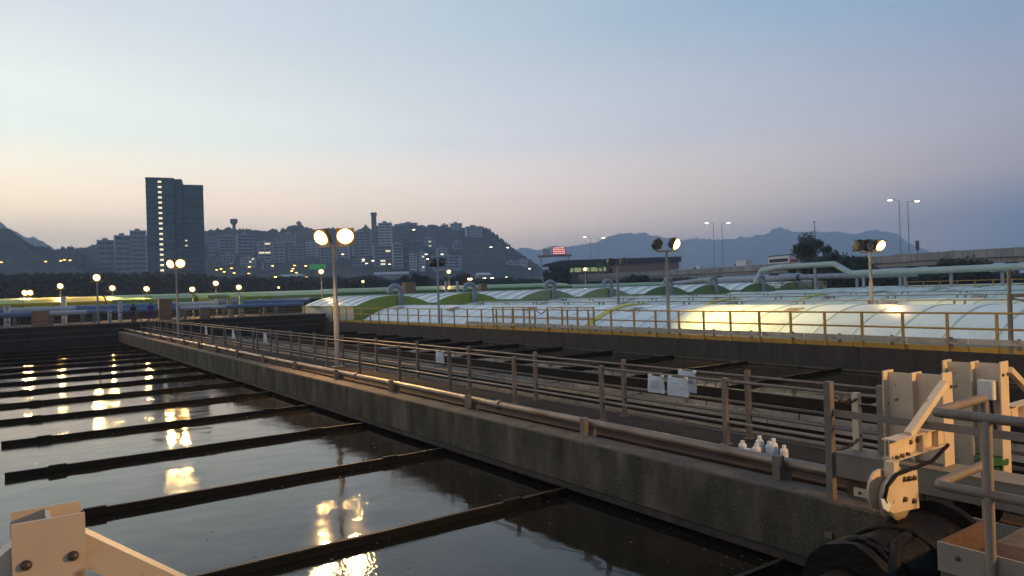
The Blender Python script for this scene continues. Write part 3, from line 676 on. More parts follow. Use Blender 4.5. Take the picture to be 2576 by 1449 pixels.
# guard post and flat bar beside the carriage
t = thing('gate_post', 'rusty square post with chain standing at the wall end of the walkway', 'post', (8.0, 4.9, 0))
MB().box(-.042, .042, -.042, .042, -.42, 1.42).build('post_tube', 'rail_steel', t)
MB().bar((0,-.045,1.05), (0,-3.4,1.05), .012, .085).build('flat_bar', 'rail_steel', t)
MB().box(-.11, .08, -.05, .05, -.43, -.36).build('foot_cleat', 'rail_steel', t)
for bz in (-.3, -.05): MB().lathe([(0,0),(.018,0),(.018,.02),(0,.02)], (0, -.042, bz), 6, (0,-1,0)).build('bolt', 'bolt', t)
for i, (x, y, h) in enumerate(((8.60, 4.90, 1.22), (8.66, 4.62, 1.33))):
    t = thing('stub_post', ['shorter pale rust-streaked post holding the chain ends', 'taller pale post beside the first white bracket'][i], 'post', (x, y, .513))
    MB().box(-.04, .04, -.04, .04, 0, h-.513).build('post_tube', 'white_paint' if i == 0 else 'grey_paint', t)
    for bz in (.18, .55): MB().lathe([(0,0),(.015,0),(.015,.015),(0,.015)], (0, -.04, bz), 6, (0,-1,0)).build('bolt', 'bolt', t)
def chain(p, q, sag, label):
    t = thing('chain', label, 'chain', p); p, q = Vector(p), Vector(q); n = 22
    for i in range(n):
        s = (i+.5)/n; c = (q-p)*s - Vector((0,0,sag*4*s*(1-s))); s2 = (i+.9)/n; d = ((q-p)*s2 - Vector((0,0,sag*4*s2*(1-s2))) - c).normalized()
        side = d.orthogonal().normalized(); side = side if i % 2 else d.cross(side)
        L_ = (q-p).length/n*.78
        MB().tube([c+d*L_*math.cos(a)+side*.016*math.sin(a) for a in [2*math.pi*k/8 for k in range(9)]], .006, 5, False).build('link', 'bolt', t)
chain((8.03, 4.94, 1.36), (8.58, 4.87, 1.16), .12, 'rusty chain sagging from the top of the gate post')
chain((8.03, 4.94, .62), (8.58, 4.87, .66), .07, 'lower rusty chain hanging from the gate post')
# green mooring bundle lying beyond the railing
t = thing('green_float', 'green stacked plastic float lying on the walkway at right edge', 'float', (10.05, 4.0, .263))
def pad(z0, z1, r, off, m_, nm):
    b = MB(); n = 12; vs = []
    for z, k_ in ((z0, .8), (z0+.02, 1), (z1-.02, 1), (z1, .8)):
        for k in range(n):
            th = 2*math.pi*k/n; rr = r*k_*(1+.12*noise.noise((math.cos(th)*2, math.sin(th)*2, z0*9))); vs.append((off[0]+rr*math.cos(th), off[1]+rr*1.1*math.sin(th), z))
    fs = [(i*n+k, i*n+(k+1) % n, (i+1)*n+(k+1) % n, (i+1)*n+k) for i in range(3) for k in range(n)]+[tuple(range(n))[::-1], tuple(range(3*n, 4*n))]
    b.add(vs, fs).build(nm, m_, t)
pad(-.26, -.13, .15, (0,0), 'green_plastic', 'lower_float'); pad(-.127, -.01, .17, (.0,.03), 'green_plastic', 'middle_float'); pad(-.007, .10, .17, (0,0), 'green_light', 'upper_float')
# landing with guard rail at lower right
PX, PYY = 5.24, 2.42
t = thing('steel_landing', 'rust-stained white steel landing edge in the lower right corner', 'platform', (PX, PYY, 0))
MB().box(0, 3.1, -5, 0, .40, .60).build('deck', 'concrete_top', t)
MB().box(-.01, .01, -5, .012, .602, .80).build('kerb_plate', 'shaded_rusty_paint', t)
MB().box(.012, .85, -.01, .01, .602, .80).build('kerb_plate', 'rust', t)
MB().box(-.16, -.012, -5, .05, .52, .545).build('lower_flange', 'grey_paint', t)
MB().box(-.10, -.012, -5, .0, -.3, .518).build('girder_web', 'shaded_rusty_paint', t)
MB().box(.02, .84, -3, -.02, .602, .612).build('rust_sheet', 'rust', t)
for yb, zb in ((-.12, .72), (-.9, .7), (-.5, .55)): MB().lathe([(0,0),(.016,0),(.016,.015),(0,.015)], (-.01, yb, zb), 6, (-1,0,0)).build('bolt', 'bolt', t)
t = thing('guard_rail', 'brown tubular guard rail around the landing in the lower right', 'railing', (PX, PYY, 0))
for zt_, nm in ((1.70, 'top_rail'), (1.20, 'mid_rail')):
    MB().tube([(-.03,-4,zt_),(-.03,-.06,zt_),(-.02,-.02,zt_),(.04,0,zt_),(.80,.02,zt_)], .033, 12).build(nm, 'rail_steel', t)
for px_, py_ in ((-.03, -.33), (.80, .02), (-.03, -2.2)):
    MB().tube([(px_,py_,.62),(px_,py_,1.68)], .031, 12).build('post', 'rail_steel', t)
    MB().tube([(px_,py_,.60),(px_,py_,.68)], .048, 12).build('socket', 'rail_steel', t)
# ---- post with braces, lower left (edge of the bridge the photographer stands on)
t = thing('bridge_post', 'white H-section post with two bolts and side braces in the lower left corner', 'post', (.075, 2.34, 0))
for yy_ in (-.075, .065):
    MB().box(-.082, .082, yy_, yy_+.010, 1.0, 2.075).build('flange', 'white_paint', t)
MB().box(-.005, .005, -.064, .064, 1.0, 2.07).build('web', 'white_paint', t)
for s_ in (-1, 1):
    MB().bar((s_*.045, -.018, 1.995), (s_*1.33, -.018, 1.0), .075, .075, up=(0,0,1)).build('brace', 'white_paint', t)
    MB().bar((s_*.045, -.0755, 1.957+.004*s_), (s_*.045, -.092, 1.957+.004*s_), .0, .0) if False else None
    MB().lathe([(0,.014),(.006,.013),(.011,.009),(.0135,.003),(.0135,0)], (s_*.052, -.075, 1.965), 14, (0,-1,0)).build('bolt', 'bolt', t)
t = thing('bridge_deck', 'steel deck of the scraper bridge under the photographer', 'deck', (0, 0, 0))
MB().box(-8.4, 4.9, -1.3, 1.1, .62, .72).build('deck_plate', 'concrete_top', t)
MB().box(-8.4, 4.9, 1.11, 1.3, .45, .70).build('side_beam', 'white_paint', t)
MB().box(-1.45, 1.6, 1.31, 2.45, .90, .998).build('post_bracket', 'white_paint', t)

# ================================================================== PAPERS AND BOTTLES
def paper(x, ya, yb, z0, z1, label, marks):
    t = thing('notice_sheet', label, 'notice', (x-.04, (ya+yb)/2, z0), 0, 'white notices on the walkway railings')
    h = z1-z0; w_ = abs(yb-ya); vs = []; fs = []
    for i in range(5):
        for j in range(4):
            vs.append((.02*math.sin(j*1.3+i)-.006*i, -w_/2+w_*j/3, h*i/4))
    for i in range(4):
        for j in range(3): fs.append((i*4+j, i*4+j+1, i*4+5+j, i*4+4+j))
    MB().add(vs, fs, True).add([(v[0]+.004, v[1], v[2]) for v in vs], fs, True).build('sheet', 'paper', t)
    for k, (y0, y1, z, hh) in enumerate(marks):
        MB().box(-.042, -.038, -w_/2+w_*y0, -w_/2+w_*y1, h*z, h*(z+hh)).build('print_line', 'ink', t)
    for s_ in (-1, 1): MB().box(-.03, .03, s_*w_*.4-.02, s_*w_*.4+.02, h-.03, h+.02).build('tape', 'paper', t)
L4 = [(.2, .8, .3+.1*k, .018) for k in range(5)]
paper(9.52, 9.31, 8.93, .70, 1.01, 'square white notice on the near rail, left of the overlapping pair', L4)
paper(9.52, 8.84, 8.38, .69, 1.02, 'wide white notice taped to the near rail beside the square one', [(.45, .75, .7, .015), (.1, .4, .45, .015)])
paper(10.10, 9.12, 8.70, .67, 1.06, 'notice with dark printed mark on the far rail behind the wide one', [(.1, .38, .45, .10), (.12, .36, .58, .03)])
paper(9.52, 17.2, 16.8, .72, 1.02, 'tilted white notice halfway along the near walkway rail', L4[:2])
for k, (y, z, lb) in enumerate(((33.0, .6, 'small white sheet on the far part of the walkway railing'), (38.6, .58, 'smaller white sheet, middle of three on the distant railing'), (44.8, .58, 'smallest white sheet on the distant end of the railing'))):
    paper(9.52, y+.25, y-.25, z, 1.0, lb, [])
BT = {}
def bottle(x, y, h, r, label, lying=False, cut=False):
    t = thing('plastic_bottle', label, 'bottle', (x, y, .004 if not lying else r+.004), random.random()*3, 'white plastic bottles on the walkway')
    if lying: t.rotation_euler = (rad(90), 0, rad(40))
    MB().lathe([(0,0),(r*.92,0),(r,.012),(r,h*.62),(r*.9,h*.70),(r*.45,h*.82),(r*.42,h*.85),(0,h*.85)], (0,0,0), 16).build('body', 'plastic_white', t)
    MB().lathe([(r*.5,h*.845),(r*.5,h),(0,h)], (0,0,0), 14).build('cap', 'plastic_white', t)
    MB().lathe([(r*1.01,h*.18),(r*1.01,h*.5)], (0,0,0), 16).build('label_band', 'paper', t)
for a in ((9.30, 7.16, .17, .062, 'white bottle standing alone left of the bottle cluster'), (9.40, 6.92, .27, .062, 'tallest white bottle at the left of the cluster'),
          (9.24, 6.86, .18, .062, 'short white bottle in front of the tallest one'), (9.44, 6.78, .2, .06, 'white bottle tucked behind the middle of the cluster'),
          (9.38, 6.66, .27, .062, 'tall white bottle near the right of the cluster'), (9.36, 6.47, .2, .058, 'white bottle with orange-lit side at the right end of cluster')): bottle(*a)
bottle(9.16, 7.02, .17, .05, 'white bottle lying on its side before the cluster', True)
tag(MB().tube([(9.25+.05*noise.noise((i*.4,0,0)), 8.25+.09*i, .012+.01*math.sin(i)) for i in range(8)], .014, 6).build('cloth_strip', 'paper'), 'pale twisted strip lying on the walkway left of the bottles', 'rag')

# ================================================================== FAR END OF THE TANKS: PIPES, PEOPLE, ROOFS
zf = .72
for nm, y, z, r, x0, x1, lab in (('blue_pipe', 79.0, 1.75, .24, -42, 27, 'nearer long blue pipe with lit white stretches at the tank end'), ('blue_pipe', 86, 2.05, .34, -46, 30, 'farther long blue pipe below the lime tank roof')):
    t = thing(nm, lab, 'pipe', (0, y, z)); x = x0; k = 0
    while x < x1:
        L_ = random.choice((3.4, 4.6, 5.8)); MB().tube([(x+.06,0,0),(min(x+L_, x1)-.06,0,0)], r, 12).build('pipe_length', 'pipe_white' if k % 3 == 1 else 'pipe_blue', t)
        MB().tube([(x-.05,0,0),(x+.05,0,0)], r*1.3, 12).build('flange', 'pipe_blue', t)
        MB().box(x+.4, x+.7, -.15, .15, -z+.62, -r*.9).build('pipe_stand', 'concrete_pale', t); x += L_; k += 1
def tank_roof(label, xa, xb, y, ze, mt, mt2):
    t = thing('tank_roof', label, 'roof', (0, y, 0)); n = max(2, int((xb-xa)/7)); w_ = (xb-xa)/n
    for k in range(n):
        x0 = xa+w_*k+.04; x1 = xa+w_*(k+1)-.04
        MB().prism([(x0,0,ze-.5),(x0,0,ze),(x0,1.4,ze+.42),(x0,3.5,ze+.62),(x0,6,ze+.42),(x0,7.4,ze),(x0,7.4,ze-.5)], (x1-x0,0,0)).build('roof_panel', mt if k % 7 else mt2, t)
    MB().box(xa, xb, -.09, -.01, ze-.14, ze+.05).build('eave_trim', mt2, t)
    MB().box(xa, xb, .05, 7.3, .55, ze-.505).build('tank_side', 'concrete_dark', t)
tank_roof('long lime yellow tank roof glowing behind the left pipes', -52, 9.0, 92, 2.75, 'cover_lime', 'cover_yellow')
tank_roof('unlit tank roof stretch coloured green between the two bright lime ones', 9.2, 18.6, 93, 2.8, 'cover_green', 'cover_green')  # unlit stretch of the lime band, its shade put in as green
tank_roof('bright lime tank roof right of the brown cabinet', 18.8, 36, 92, 2.75, 'cover_pale_lime', 'cover_lime')
tank_roof('long green tank roof running on behind the walkway lamp', 36.4, 80, 96, 2.9, 'cover_green', 'cover_green')
tank_roof('teal green roof far behind the pale covers', 80.4, 150, 112, 2.6, 'cover_green', 'pipe_green')
def fixed_box(name, px, y, w_, d_, z0, z1, mt, label, cat):
    d = ray(px, 740); x = d.x/d.y*y
    t = thing(name, label, cat, (x, y, 0)); MB().box(-w_/2, w_/2, -d_/2, d_/2, z0, z1).build('body', mt, t)
    MB().box(-w_/2-.04, w_/2+.04, -d_/2-.04, d_/2+.04, z1+.003, z1+.06).build('lid', mt, t)
    MB().box(-w_/2+.06, w_/2-.06, -d_/2-.03, -d_/2-.004, z0+.15, z1-.12).build('door', mt, t)
    return t
fixed_box('cabinet', 414, 77.3, 1.15, .7, .72, 2.72, 'brown_panel', 'tall brown cabinet standing behind the blue-clad person', 'cabinet')
fixed_box('cabinet', 1029, 84, 1.5, 1.0, .6, 3.9, 'brown_panel', 'brown box rising between the first two lime covers', 'cabinet')
fixed_box('cabinet', 514, 74.9, .95, .5, .72, 1.75, 'brown_panel', 'low brown cabinet below the lime roof end', 'cabinet')
fixed_box('cabinet', 100, 75.2, 1.3, .5, .72, 2.0, 'brown_panel', 'dull brown cabinet by the blue pipe near the left edge', 'cabinet')
fixed_box('cabinet', 1215, 84, 1.0, .8, .6, 3.5, 'brown_panel', 'narrow brown cabinet beside the third pale cover', 'cabinet')
for px, y, r, z0, z1, lb in ((301, 77.6, .19, .72, 2.75, 'white standpipe with cap left of the people'), (274, 73.5, .16, .72, 1.75, 'shorter white pipe stub at the tank corner'),
                          (16, 80, .25, .6, 2.5, 'pale vertical stack at the left picture edge'), (160, 88, .25, .6, 3.3, 'short pale stack beside the second lamp'),
                          (1123, 86, .2, .6, 3.9, 'left one of two tan stub pipes behind the lime covers'), (1152, 86, .2, .6, 3.9, 'right one of two tan stub pipes behind the lime covers')):
    d = ray(px, 750); x = d.x/d.y*y; t = thing('standpipe', lb, 'pipe', (x, y, 0))
    MB().tube([(0,0,z0),(0,0,z1)], r, 10).build('pipe', 'pipe_white', t); MB().tube([(0,0,z1+.002),(0,0,z1+.1)], r*1.25, 10).build('cap', 'pipe_white', t)
d = ray(550, 750)
t = thing('pipe_portal', 'pale lime pipe portal at the end of the lit roof', 'portal', (d.x/d.y*84, 84, 0))
MB().tube([(-1.2,0,2.9),(.9,0,2.95),(1.1,0,2.8),(1.1,0,.6)], .22, 10).build('bent_pipe', 'cover_pale_lime', t)
MB().tube([(-1.2,.0,2.5),(2.6,0,2.5)], .08, 8).build('cross_pipe', 'pipe_white', t)
MB().box(2.2, 2.6, -.2, .2, .6, 2.9).build('leg', 'cover_pale_lime', t)
railing_ys = None
def x_railing(label, xa, xb, y, z0, z1, mt, step=2.2):
    t = thing('end_railing', label, 'railing', (0, y, z0)); n = int((xb-xa)/step)
    for k in range(n+1): MB().box(xa+step*k-.03, xa+step*k+.03, -.03, .03, 0, z1).build('post', mt, t)
    for z in (z1-.03, z1*.5): MB().tube([(xa,0,z),(xa+step*n,0,z)], .03, 6).build('rail', mt, t)
x_railing('dark railing along the far end wall of the tanks', -30, 26, Y1+.95, .72, 1.0, 'rail_steel')
x_railing('yellow low railing by the blue pipes at the tank end', 14, 27, 78.3, .6, .75, 'yellow_paint', 1.6)
MB_ = None
def person(px, y, label, top, legs, yaw, lean=0):
    d = ray(px, 760); x = d.x/d.y*y
    t = thing('person', label, 'person', (x, y, .722), yaw)
    # continuous body: skin modifier over a small skeleton
    V = [(0,0,.92),(0,0,1.12),(0,-.01,1.36),(0,-.01,1.46),(0,-.02,1.56),(0,-.02,1.66),      # 0 pelvis 1 waist 2 chest 3 neck 4 head 5 crown
         (.19,0,1.40),(.25,-.03,1.13),(.14,-.22,1.08),(-.19,0,1.40),(-.26,.02,1.12),(-.18,-.20,1.02),   # arms
         (.10,0,.86),(.11,-.02,.48),(.12,.02,.08),(.13,-.14,.03),(-.10,0,.86),(-.12,.03,.48),(-.12,.06,.08),(-.13,-.10,.03),
         (.10,-.29,1.10),(-.14,-.28,1.02)]
    E_ = [(0,1),(1,2),(2,3),(3,4),(4,5),(2,6),(6,7),(7,8),(8,20),(2,9),(9,10),(10,11),(11,21),(0,12),(12,13),(13,14),(14,15),(0,16),(16,17),(17,18),(18,19)]
    Rr = [.15,.14,.17,.06,.095,.07,.075,.055,.038,.075,.055,.038,.10,.072,.05,.04,.10,.072,.05,.04,.03,.03]
    me = bpy.data.meshes.new('body'); me.from_pydata(V, E_, []); o = put('body', me, t)
    for mm in (top, legs, 'skin'): me.materials.append(M[mm])
    sk = o.modifiers.new('skin', 'SKIN'); sd = me.skin_vertices[0].data
    for k, r in enumerate(Rr): sd[k].radius = (r, r*.8 if k < 3 else r)
    sd[0].use_root = True
    o.modifiers.new('sub', 'SUBSURF').levels = 2; o.modifiers['sub'].render_levels = 2
    dg = bpy.context.evaluated_depsgraph_get(); me2 = bpy.data.meshes.new_from_object(o.evaluated_get(dg)); o.modifiers.clear(); o.data = me2
    me2.materials.clear()
    for mm in (top, legs, 'skin'): me2.materials.append(M[mm])
    for p in me2.polygons:
        z = p.center.z; p.use_smooth = True
        p.material_index = 2 if (z > 1.45 or (p.center.y < -.2 and .9 < z < 1.2)) else (0 if z > .93 else 1)
    hb = MB(); hb.lathe([(0,.125),(.05,.115),(.085,.08),(.104,.02),(.10,-.04),(.085,-.07)], (0, .008, 1.615), 14); hb.build('hair', 'hair', t)
    fb = MB(); fb.obox((0,-.122,1.57), .028, .04, .05); fb.build('nose', 'skin', t)
    return t
person(335, 75.2, 'person in black clothes bending over the railing at the tank end', 'cloth_black', 'cloth_black', .5)
person(378, 75.6, 'person in blue overalls standing near the brown cabinet', 'cloth_blue', 'cloth_blue', -.4)

# ================================================================== PIPES AND RAILINGS AT RIGHT
t = thing('overhead_pipe', 'pale green pipe with a raised loop crossing the right background', 'pipe')
pts = [(94,69,2.6),(93,67,4.3),(92.2,63.5,4.6),(91.4,54.5,4.65),(91,52,3.3),(90,40,3.3),(89,28,3.35),(88,14,3.4)]
pp = [Vector(p) for p in pts]
for a, b2 in zip(pp[:-1], pp[1:]):
    MB().tube([a, b2], .40, 14).build('pipe_length', 'pipe_green', t)
for p in pp[1:-1]: MB().lathe([(0,-.42),(.24,-.34),(.41,0),(.24,.34),(0,.42)], p, 12).build('elbow', 'pipe_green', t)
for k in range(7):
    y = 18+k*5.4; MB().box(89.2+.04*y-.25, 89.2+.04*y+.05, y-.14, y+.14, -.1, 3.0).build('stanchion', 'duct_grey', t)
MB().box(91.5, 91.75, 57.4, 57.7, -.1, 4.3).build('stanchion', 'duct_grey', t)
t = thing('overhead_pipe', 'blue grey pipe with dark joint below the raised loop', 'pipe')
for a, b2 in (((98,47,3.0), (98,64,3.05)), ((98,64.4,3.05), (98,83,3.1)), ((98,83,3.1), (98,92,2.5))): MB().tube([a, b2], .42, 14).build('pipe_length', 'duct_grey', t)
MB().tube([(98,64,3.05),(98,64.4,3.05)], .52, 14).build('joint', 'paint_dark', t)
for k in range(6): MB().box(97.85, 98.15, 49+6*k, 49.3+6*k, -.1, 2.75).build('stanchion', 'duct_grey', t)
def y_rail(label, x, ya, yb, z0, z1):
    t = thing('yellow_guard', label, 'railing', (x, 0, z0)); n = int((yb-ya)/1.8)
    for k in range(n+1): MB().box(-.04, .04, ya+1.8*k-.04, ya+1.8*k+.04, 0, z1).build('post', 'yellow_paint', t)
    for z in (z1, z1*.5): MB().tube([(0,ya,z),(0,ya+1.8*n,z)], .05, 6).build('rail', 'yellow_paint', t)
y_rail('faint yellow railing beneath the pale overhead pipe', 87, 14, 44, .9, 1.1)
y_rail('brownish yellow railing beyond the dark green covers', 70, 84, 100, 1.3, 1.2)
y_rail('yellow railing behind the loop of the overhead pipe', 95, 58, 82, 1.2, 1.1)

# ================================================================== TREES
def leaf_cloud(n, centre_fn, size, b=None):
    b = b or MB(); vs = []; fs = []
    for i in range(n):
        c = centre_fn(); u = Vector((random.gauss(0,1), random.gauss(0,1), random.gauss(0,1))).normalized(); w_ = u.orthogonal().normalized()
        s_ = size*random.uniform(.6, 1.4); k = len(vs)
        vs += [c-u*s_, c+w_*s_*.5, c+u*s_, c-w_*s_*.5]; fs.append((k, k+1, k+2, k+3))
    b.add(vs, fs); return b
def tree(px, ytop, dep, rx, h, zb, label, n=5200, leaf='leaf', size=.3):
    p = far(px, ytop, dep); base = Vector((p.x, p.y, zb)); H_ = p.z-zb if h is None else h
    t = thing('tree', label, 'tree', base)
    br = MB(); br.tube([(0,0,0),(.1,0,H_*.25),(-.1,.1,H_*.5),(0,0,H_*.8)], [H_*.03, H_*.024, H_*.016, H_*.005], 8)
    clumps = []
    for k in range(26):
        a = random.uniform(0, 6.28); rr = rx*math.sqrt(random.random())*.8; z = H_*(.38+.55*random.random()*(1-.45*(rr/rx)**2))
        c = Vector((rr*math.cos(a), rr*math.sin(a), z)); clumps.append((c, rx*random.uniform(.16, .34)))
        if k < 14: br.tube([(0,0,H_*random.uniform(.25,.5)), c*.6+Vector((0,0,z*.25)), c], [H_*.012, H_*.008, H_*.003], 5)
    br.build('trunk', 'bark', t)
    def cf():
        c, r = random.choice(clumps); d = Vector((random.gauss(0,1), random.gauss(0,1), random.gauss(0,.7))); return c + d.normalized()*r*random.random()**.4
    leaf_cloud(n, cf, size).build('crown', leaf, t)
    return t
tree(2042, 588, 128, 4.8, None, 0, 'large dark spreading tree behind the overhead pipe loop', 6000)
tree(2130, 642, 126, 5.0, None, 0, 'lower dark tree right of the large spreading tree', 4500)
tree(2085, 634, 122, 4.0, None, 0, 'low bushy tree under the large spreading tree', 4000)
tree(1398, 660, 250, 5.6, None, 0, 'dark conical tree before the black-roofed building', 4500, 'leaf_dark', .5)
tree(1600, 686, 180, 3.6, None, 0, 'small round tree in front of the viaduct', 3000, 'leaf_dark', .4)
tree(1165, 690, 210, 4.4, None, 0, 'warm-lit dark tree behind the twin lamps', 3500, 'leaf_dark', .45)
tree(1038, 690, 230, 6.2, None, 0, 'round dark tree behind the brown box', 4000, 'leaf_dark', .5)
tree(2420, 690, 118, 4.5, 5.5, 0, 'dark shrub tree below the viaduct at right', 4000, 'leaf_dark')
def belt(name, pxs, dep, top, base, n, label, size=.8, depth=26):
    def cf():
        px = random.uniform(*pxs); tp = top + 7*noise.noise((px*.02, dep*.1, 0)) + 5*noise.noise((px*.07, dep, 3)); f_ = random.random()**.7
        q = far(px, tp, dep+random.uniform(0, depth)); z = base+(q.z-base)*f_
        return Vector((q.x, q.y, z))
    o = leaf_cloud(n, cf, size).build(name, 'leaf_dark'); stuff(o); tag(o, label, 'trees'); return o
belt('tree_belt', (-60, 520), 260, 692, 0, 26000, 'dark belt of trees behind the left tank roofs', 1.1)
belt('tree_belt', (480, 960), 300, 700, 0, 20000, 'dark belt of trees below the hillside town', 1.2)
belt('tree_belt', (940, 1360), 330, 704, 0, 16000, 'dark strip of trees below the hill end', 1.2)
belt('shrub_belt', (2080, 2640), 116, 690, 0, 14000, 'dark hedge under the viaduct at right', .5, 14)
belt('shrub_belt', (1560, 2000), 190, 702, 0, 16000, 'dark scrub along the foot of the viaduct', .6, 14)

# ================================================================== VIADUCT
VP = [(2760, 150, 612), (2576, 163, 621), (2340, 186, 634.5), (2215, 203, 644), (1996, 233, 659.5), (1725, 298, 678), (1500, 340, 689), (1358, 370, 697), (1210, 410, 708)]
path = [far(px, py, dep) for px, dep, py in VP]
def sample(s):                                               # smooth path by arc index
    i = min(int(s), len(path)-2); f_ = s-i; a = path[max(i-1, 0)]; b = path[i]; c = path[i+1]; d = path[min(i+2, len(path)-1)]
    return .5*((2*b)+(c-a)*f_+(2*a-5*b+4*c-d)*f_*f_+(3*b-a-3*c+d)*f_**3)
def frame(s):
    p = sample(s); q = sample(min(s+.01, len(path)-1.001)) - sample(max(s-.01, 0)); d = Vector((q.x, q.y, 0)).normalized(); return p, d, Vector((d.y, -d.x, 0))
t = thing('viaduct', 'long grey concrete road viaduct curving across the right background', 'bridge')
NS = 64
for k in range(NS):
    s0, s1 = (len(path)-1.01)*k/NS, (len(path)-1.01)*(k+1)/NS
    (p0, d0, n0), (p1, d1, n1) = frame(s0), frame(s1)
    if n0.dot(p0) < 0: n0, n1 = -n0, -n1                      # away from the camera
    def seg_(u0, u1, za, zb, nm, mt, gap=.06):
        g_ = (p1-p0).normalized()*gap
        b = MB(); q0, q1 = p0+g_, p1-g_
        vs = [q0+n0*u0+Vector((0,0,za)), q0+n0*u1+Vector((0,0,za)), q0+n0*u1+Vector((0,0,zb)), q0+n0*u0+Vector((0,0,zb)),
              q1+n1*u0+Vector((0,0,za)), q1+n1*u1+Vector((0,0,za)), q1+n1*u1+Vector((0,0,zb)), q1+n1*u0+Vector((0,0,zb))]
        b.add(vs, [(3,2,1,0),(4,5,6,7),(0,1,5,4),(1,2,6,5),(2,3,7,6),(3,0,4,7)]).build(nm, mt, t)
    seg_(0, .3, -2.05, 0, 'parapet_panel', 'parapet')
    seg_(.31, 13, -1.55, -1.15, 'deck_slab', 'asphalt', 0)
    seg_(.7, 11.5, -3.3, -1.56, 'girder', 'concrete_pale', .0)
    seg_(12.7, 13, -1.14, -.05, 'parapet_panel', 'parapet')
    seg_(-.06, -.01, -.16, -.02, 'hand_rail', 'duct_grey', 0)
    if k % 4 == 2 and k > 4:
        c = (p0+p1)/2+n0*6; MB().box(c.x-1.4, c.x+1.4, c.y-1, c.y+1, -.1, c.z-3.32).build('pier', 'concrete_pale', t)
def on_road(px, off):                                         # point of the carriageway in that direction
    best = min((abs(((lambda v: CX+FOC*v.dot(rgt2)/v.dot(fwd))(sample(i*.02)+frame(i*.02)[2]*0-Vector((0,0,CAM_H))))-px), i*.02) for i in range(int((len(path)-1.01)/.02)))
    p, d, n = frame(best[1]); n = n if n.dot(p) > 0 else -n
    return p+n*off-Vector((0,0,1.15)), math.atan2(d.y, d.x)
def road_lamp(px, py, side, label, off=6.4):
    p, a = on_road(px, off); dep = (p-Vector((0,0,CAM_H))).dot(fwd); h = far(px, py, dep).z - p.z
    t = thing('road_lamp', label, 'street lamp', p, 0, 'lamps on the viaduct')
    MB().tube([(0,0,0),(0,0,h)], [.16, .09], 8).build('pole', 'duct_grey', t)
    e = rgt*side*2.1; MB().tube([Vector((0,0,h)), e*.5+Vector((0,0,h+.15)), e+Vector((0,0,h+.2))], .07, 6).build('arm', 'duct_grey', t)
    hd = MB().obox(e*1.25+Vector((0,0,h+.24)), 1.5, .5, .2, -YAW).build('lamp_head', 'housing', t)
    b = MB(); b.lathe([(.0,-.2),(.3,-.16),(.42,-.05),(.42,0)], (0,0,0), 12); b.v = [(v[0]*1.7, v[1]*.8, v[2]) for v in b.v]
    b.build('lens', 'street_warm', hd, e*1.25+Vector((0,0,h+.13)), -YAW)
for px, py, sd, lb in ((1465, 597, -1, 'left lamp of the twin road lamps above the black roof'), (1483, 600, 1, 'right lamp of the twin road lamps above the black roof'),
                       (1765, 562, -1, 'left lamp of the middle twin road lamps'), (1784, 563, 1, 'right lamp of the middle twin road lamps'),
                       (2222, 505, -1, 'left lamp of the tallest twin road lamps'), (2240, 509, 1, 'right lamp of the tallest twin road lamps')):
    road_lamp(px, py, sd, lb)
p, a = on_road(2000, 8); t = thing('mast', 'thin unlit mast rising left of the spreading tree', 'mast', p)
MB().tube([(0,0,0),(0,0,8),(0,0,14)], [.3, .28, .1], 8).build('pole', 'duct_grey', t); MB().box(-.4, .4, -.2, .2, 13.9, 14.2).build('head', 'duct_grey', t)
p, a = on_road(2296, 1.5); t = thing('road_camera', 'small dark box on a short post on the viaduct', 'camera', p)
MB().tube([(0,0,0),(0,0,2.4)], .1, 6).build('post', 'paint_dark', t); MB().box(-.4, .4, -.3, .3, 2.0, 4.4).build('case', 'paint_dark', t); MB().box(-.44, .44, -.34, .34, 4.402, 4.5).build('hood', 'paint_dark', t)
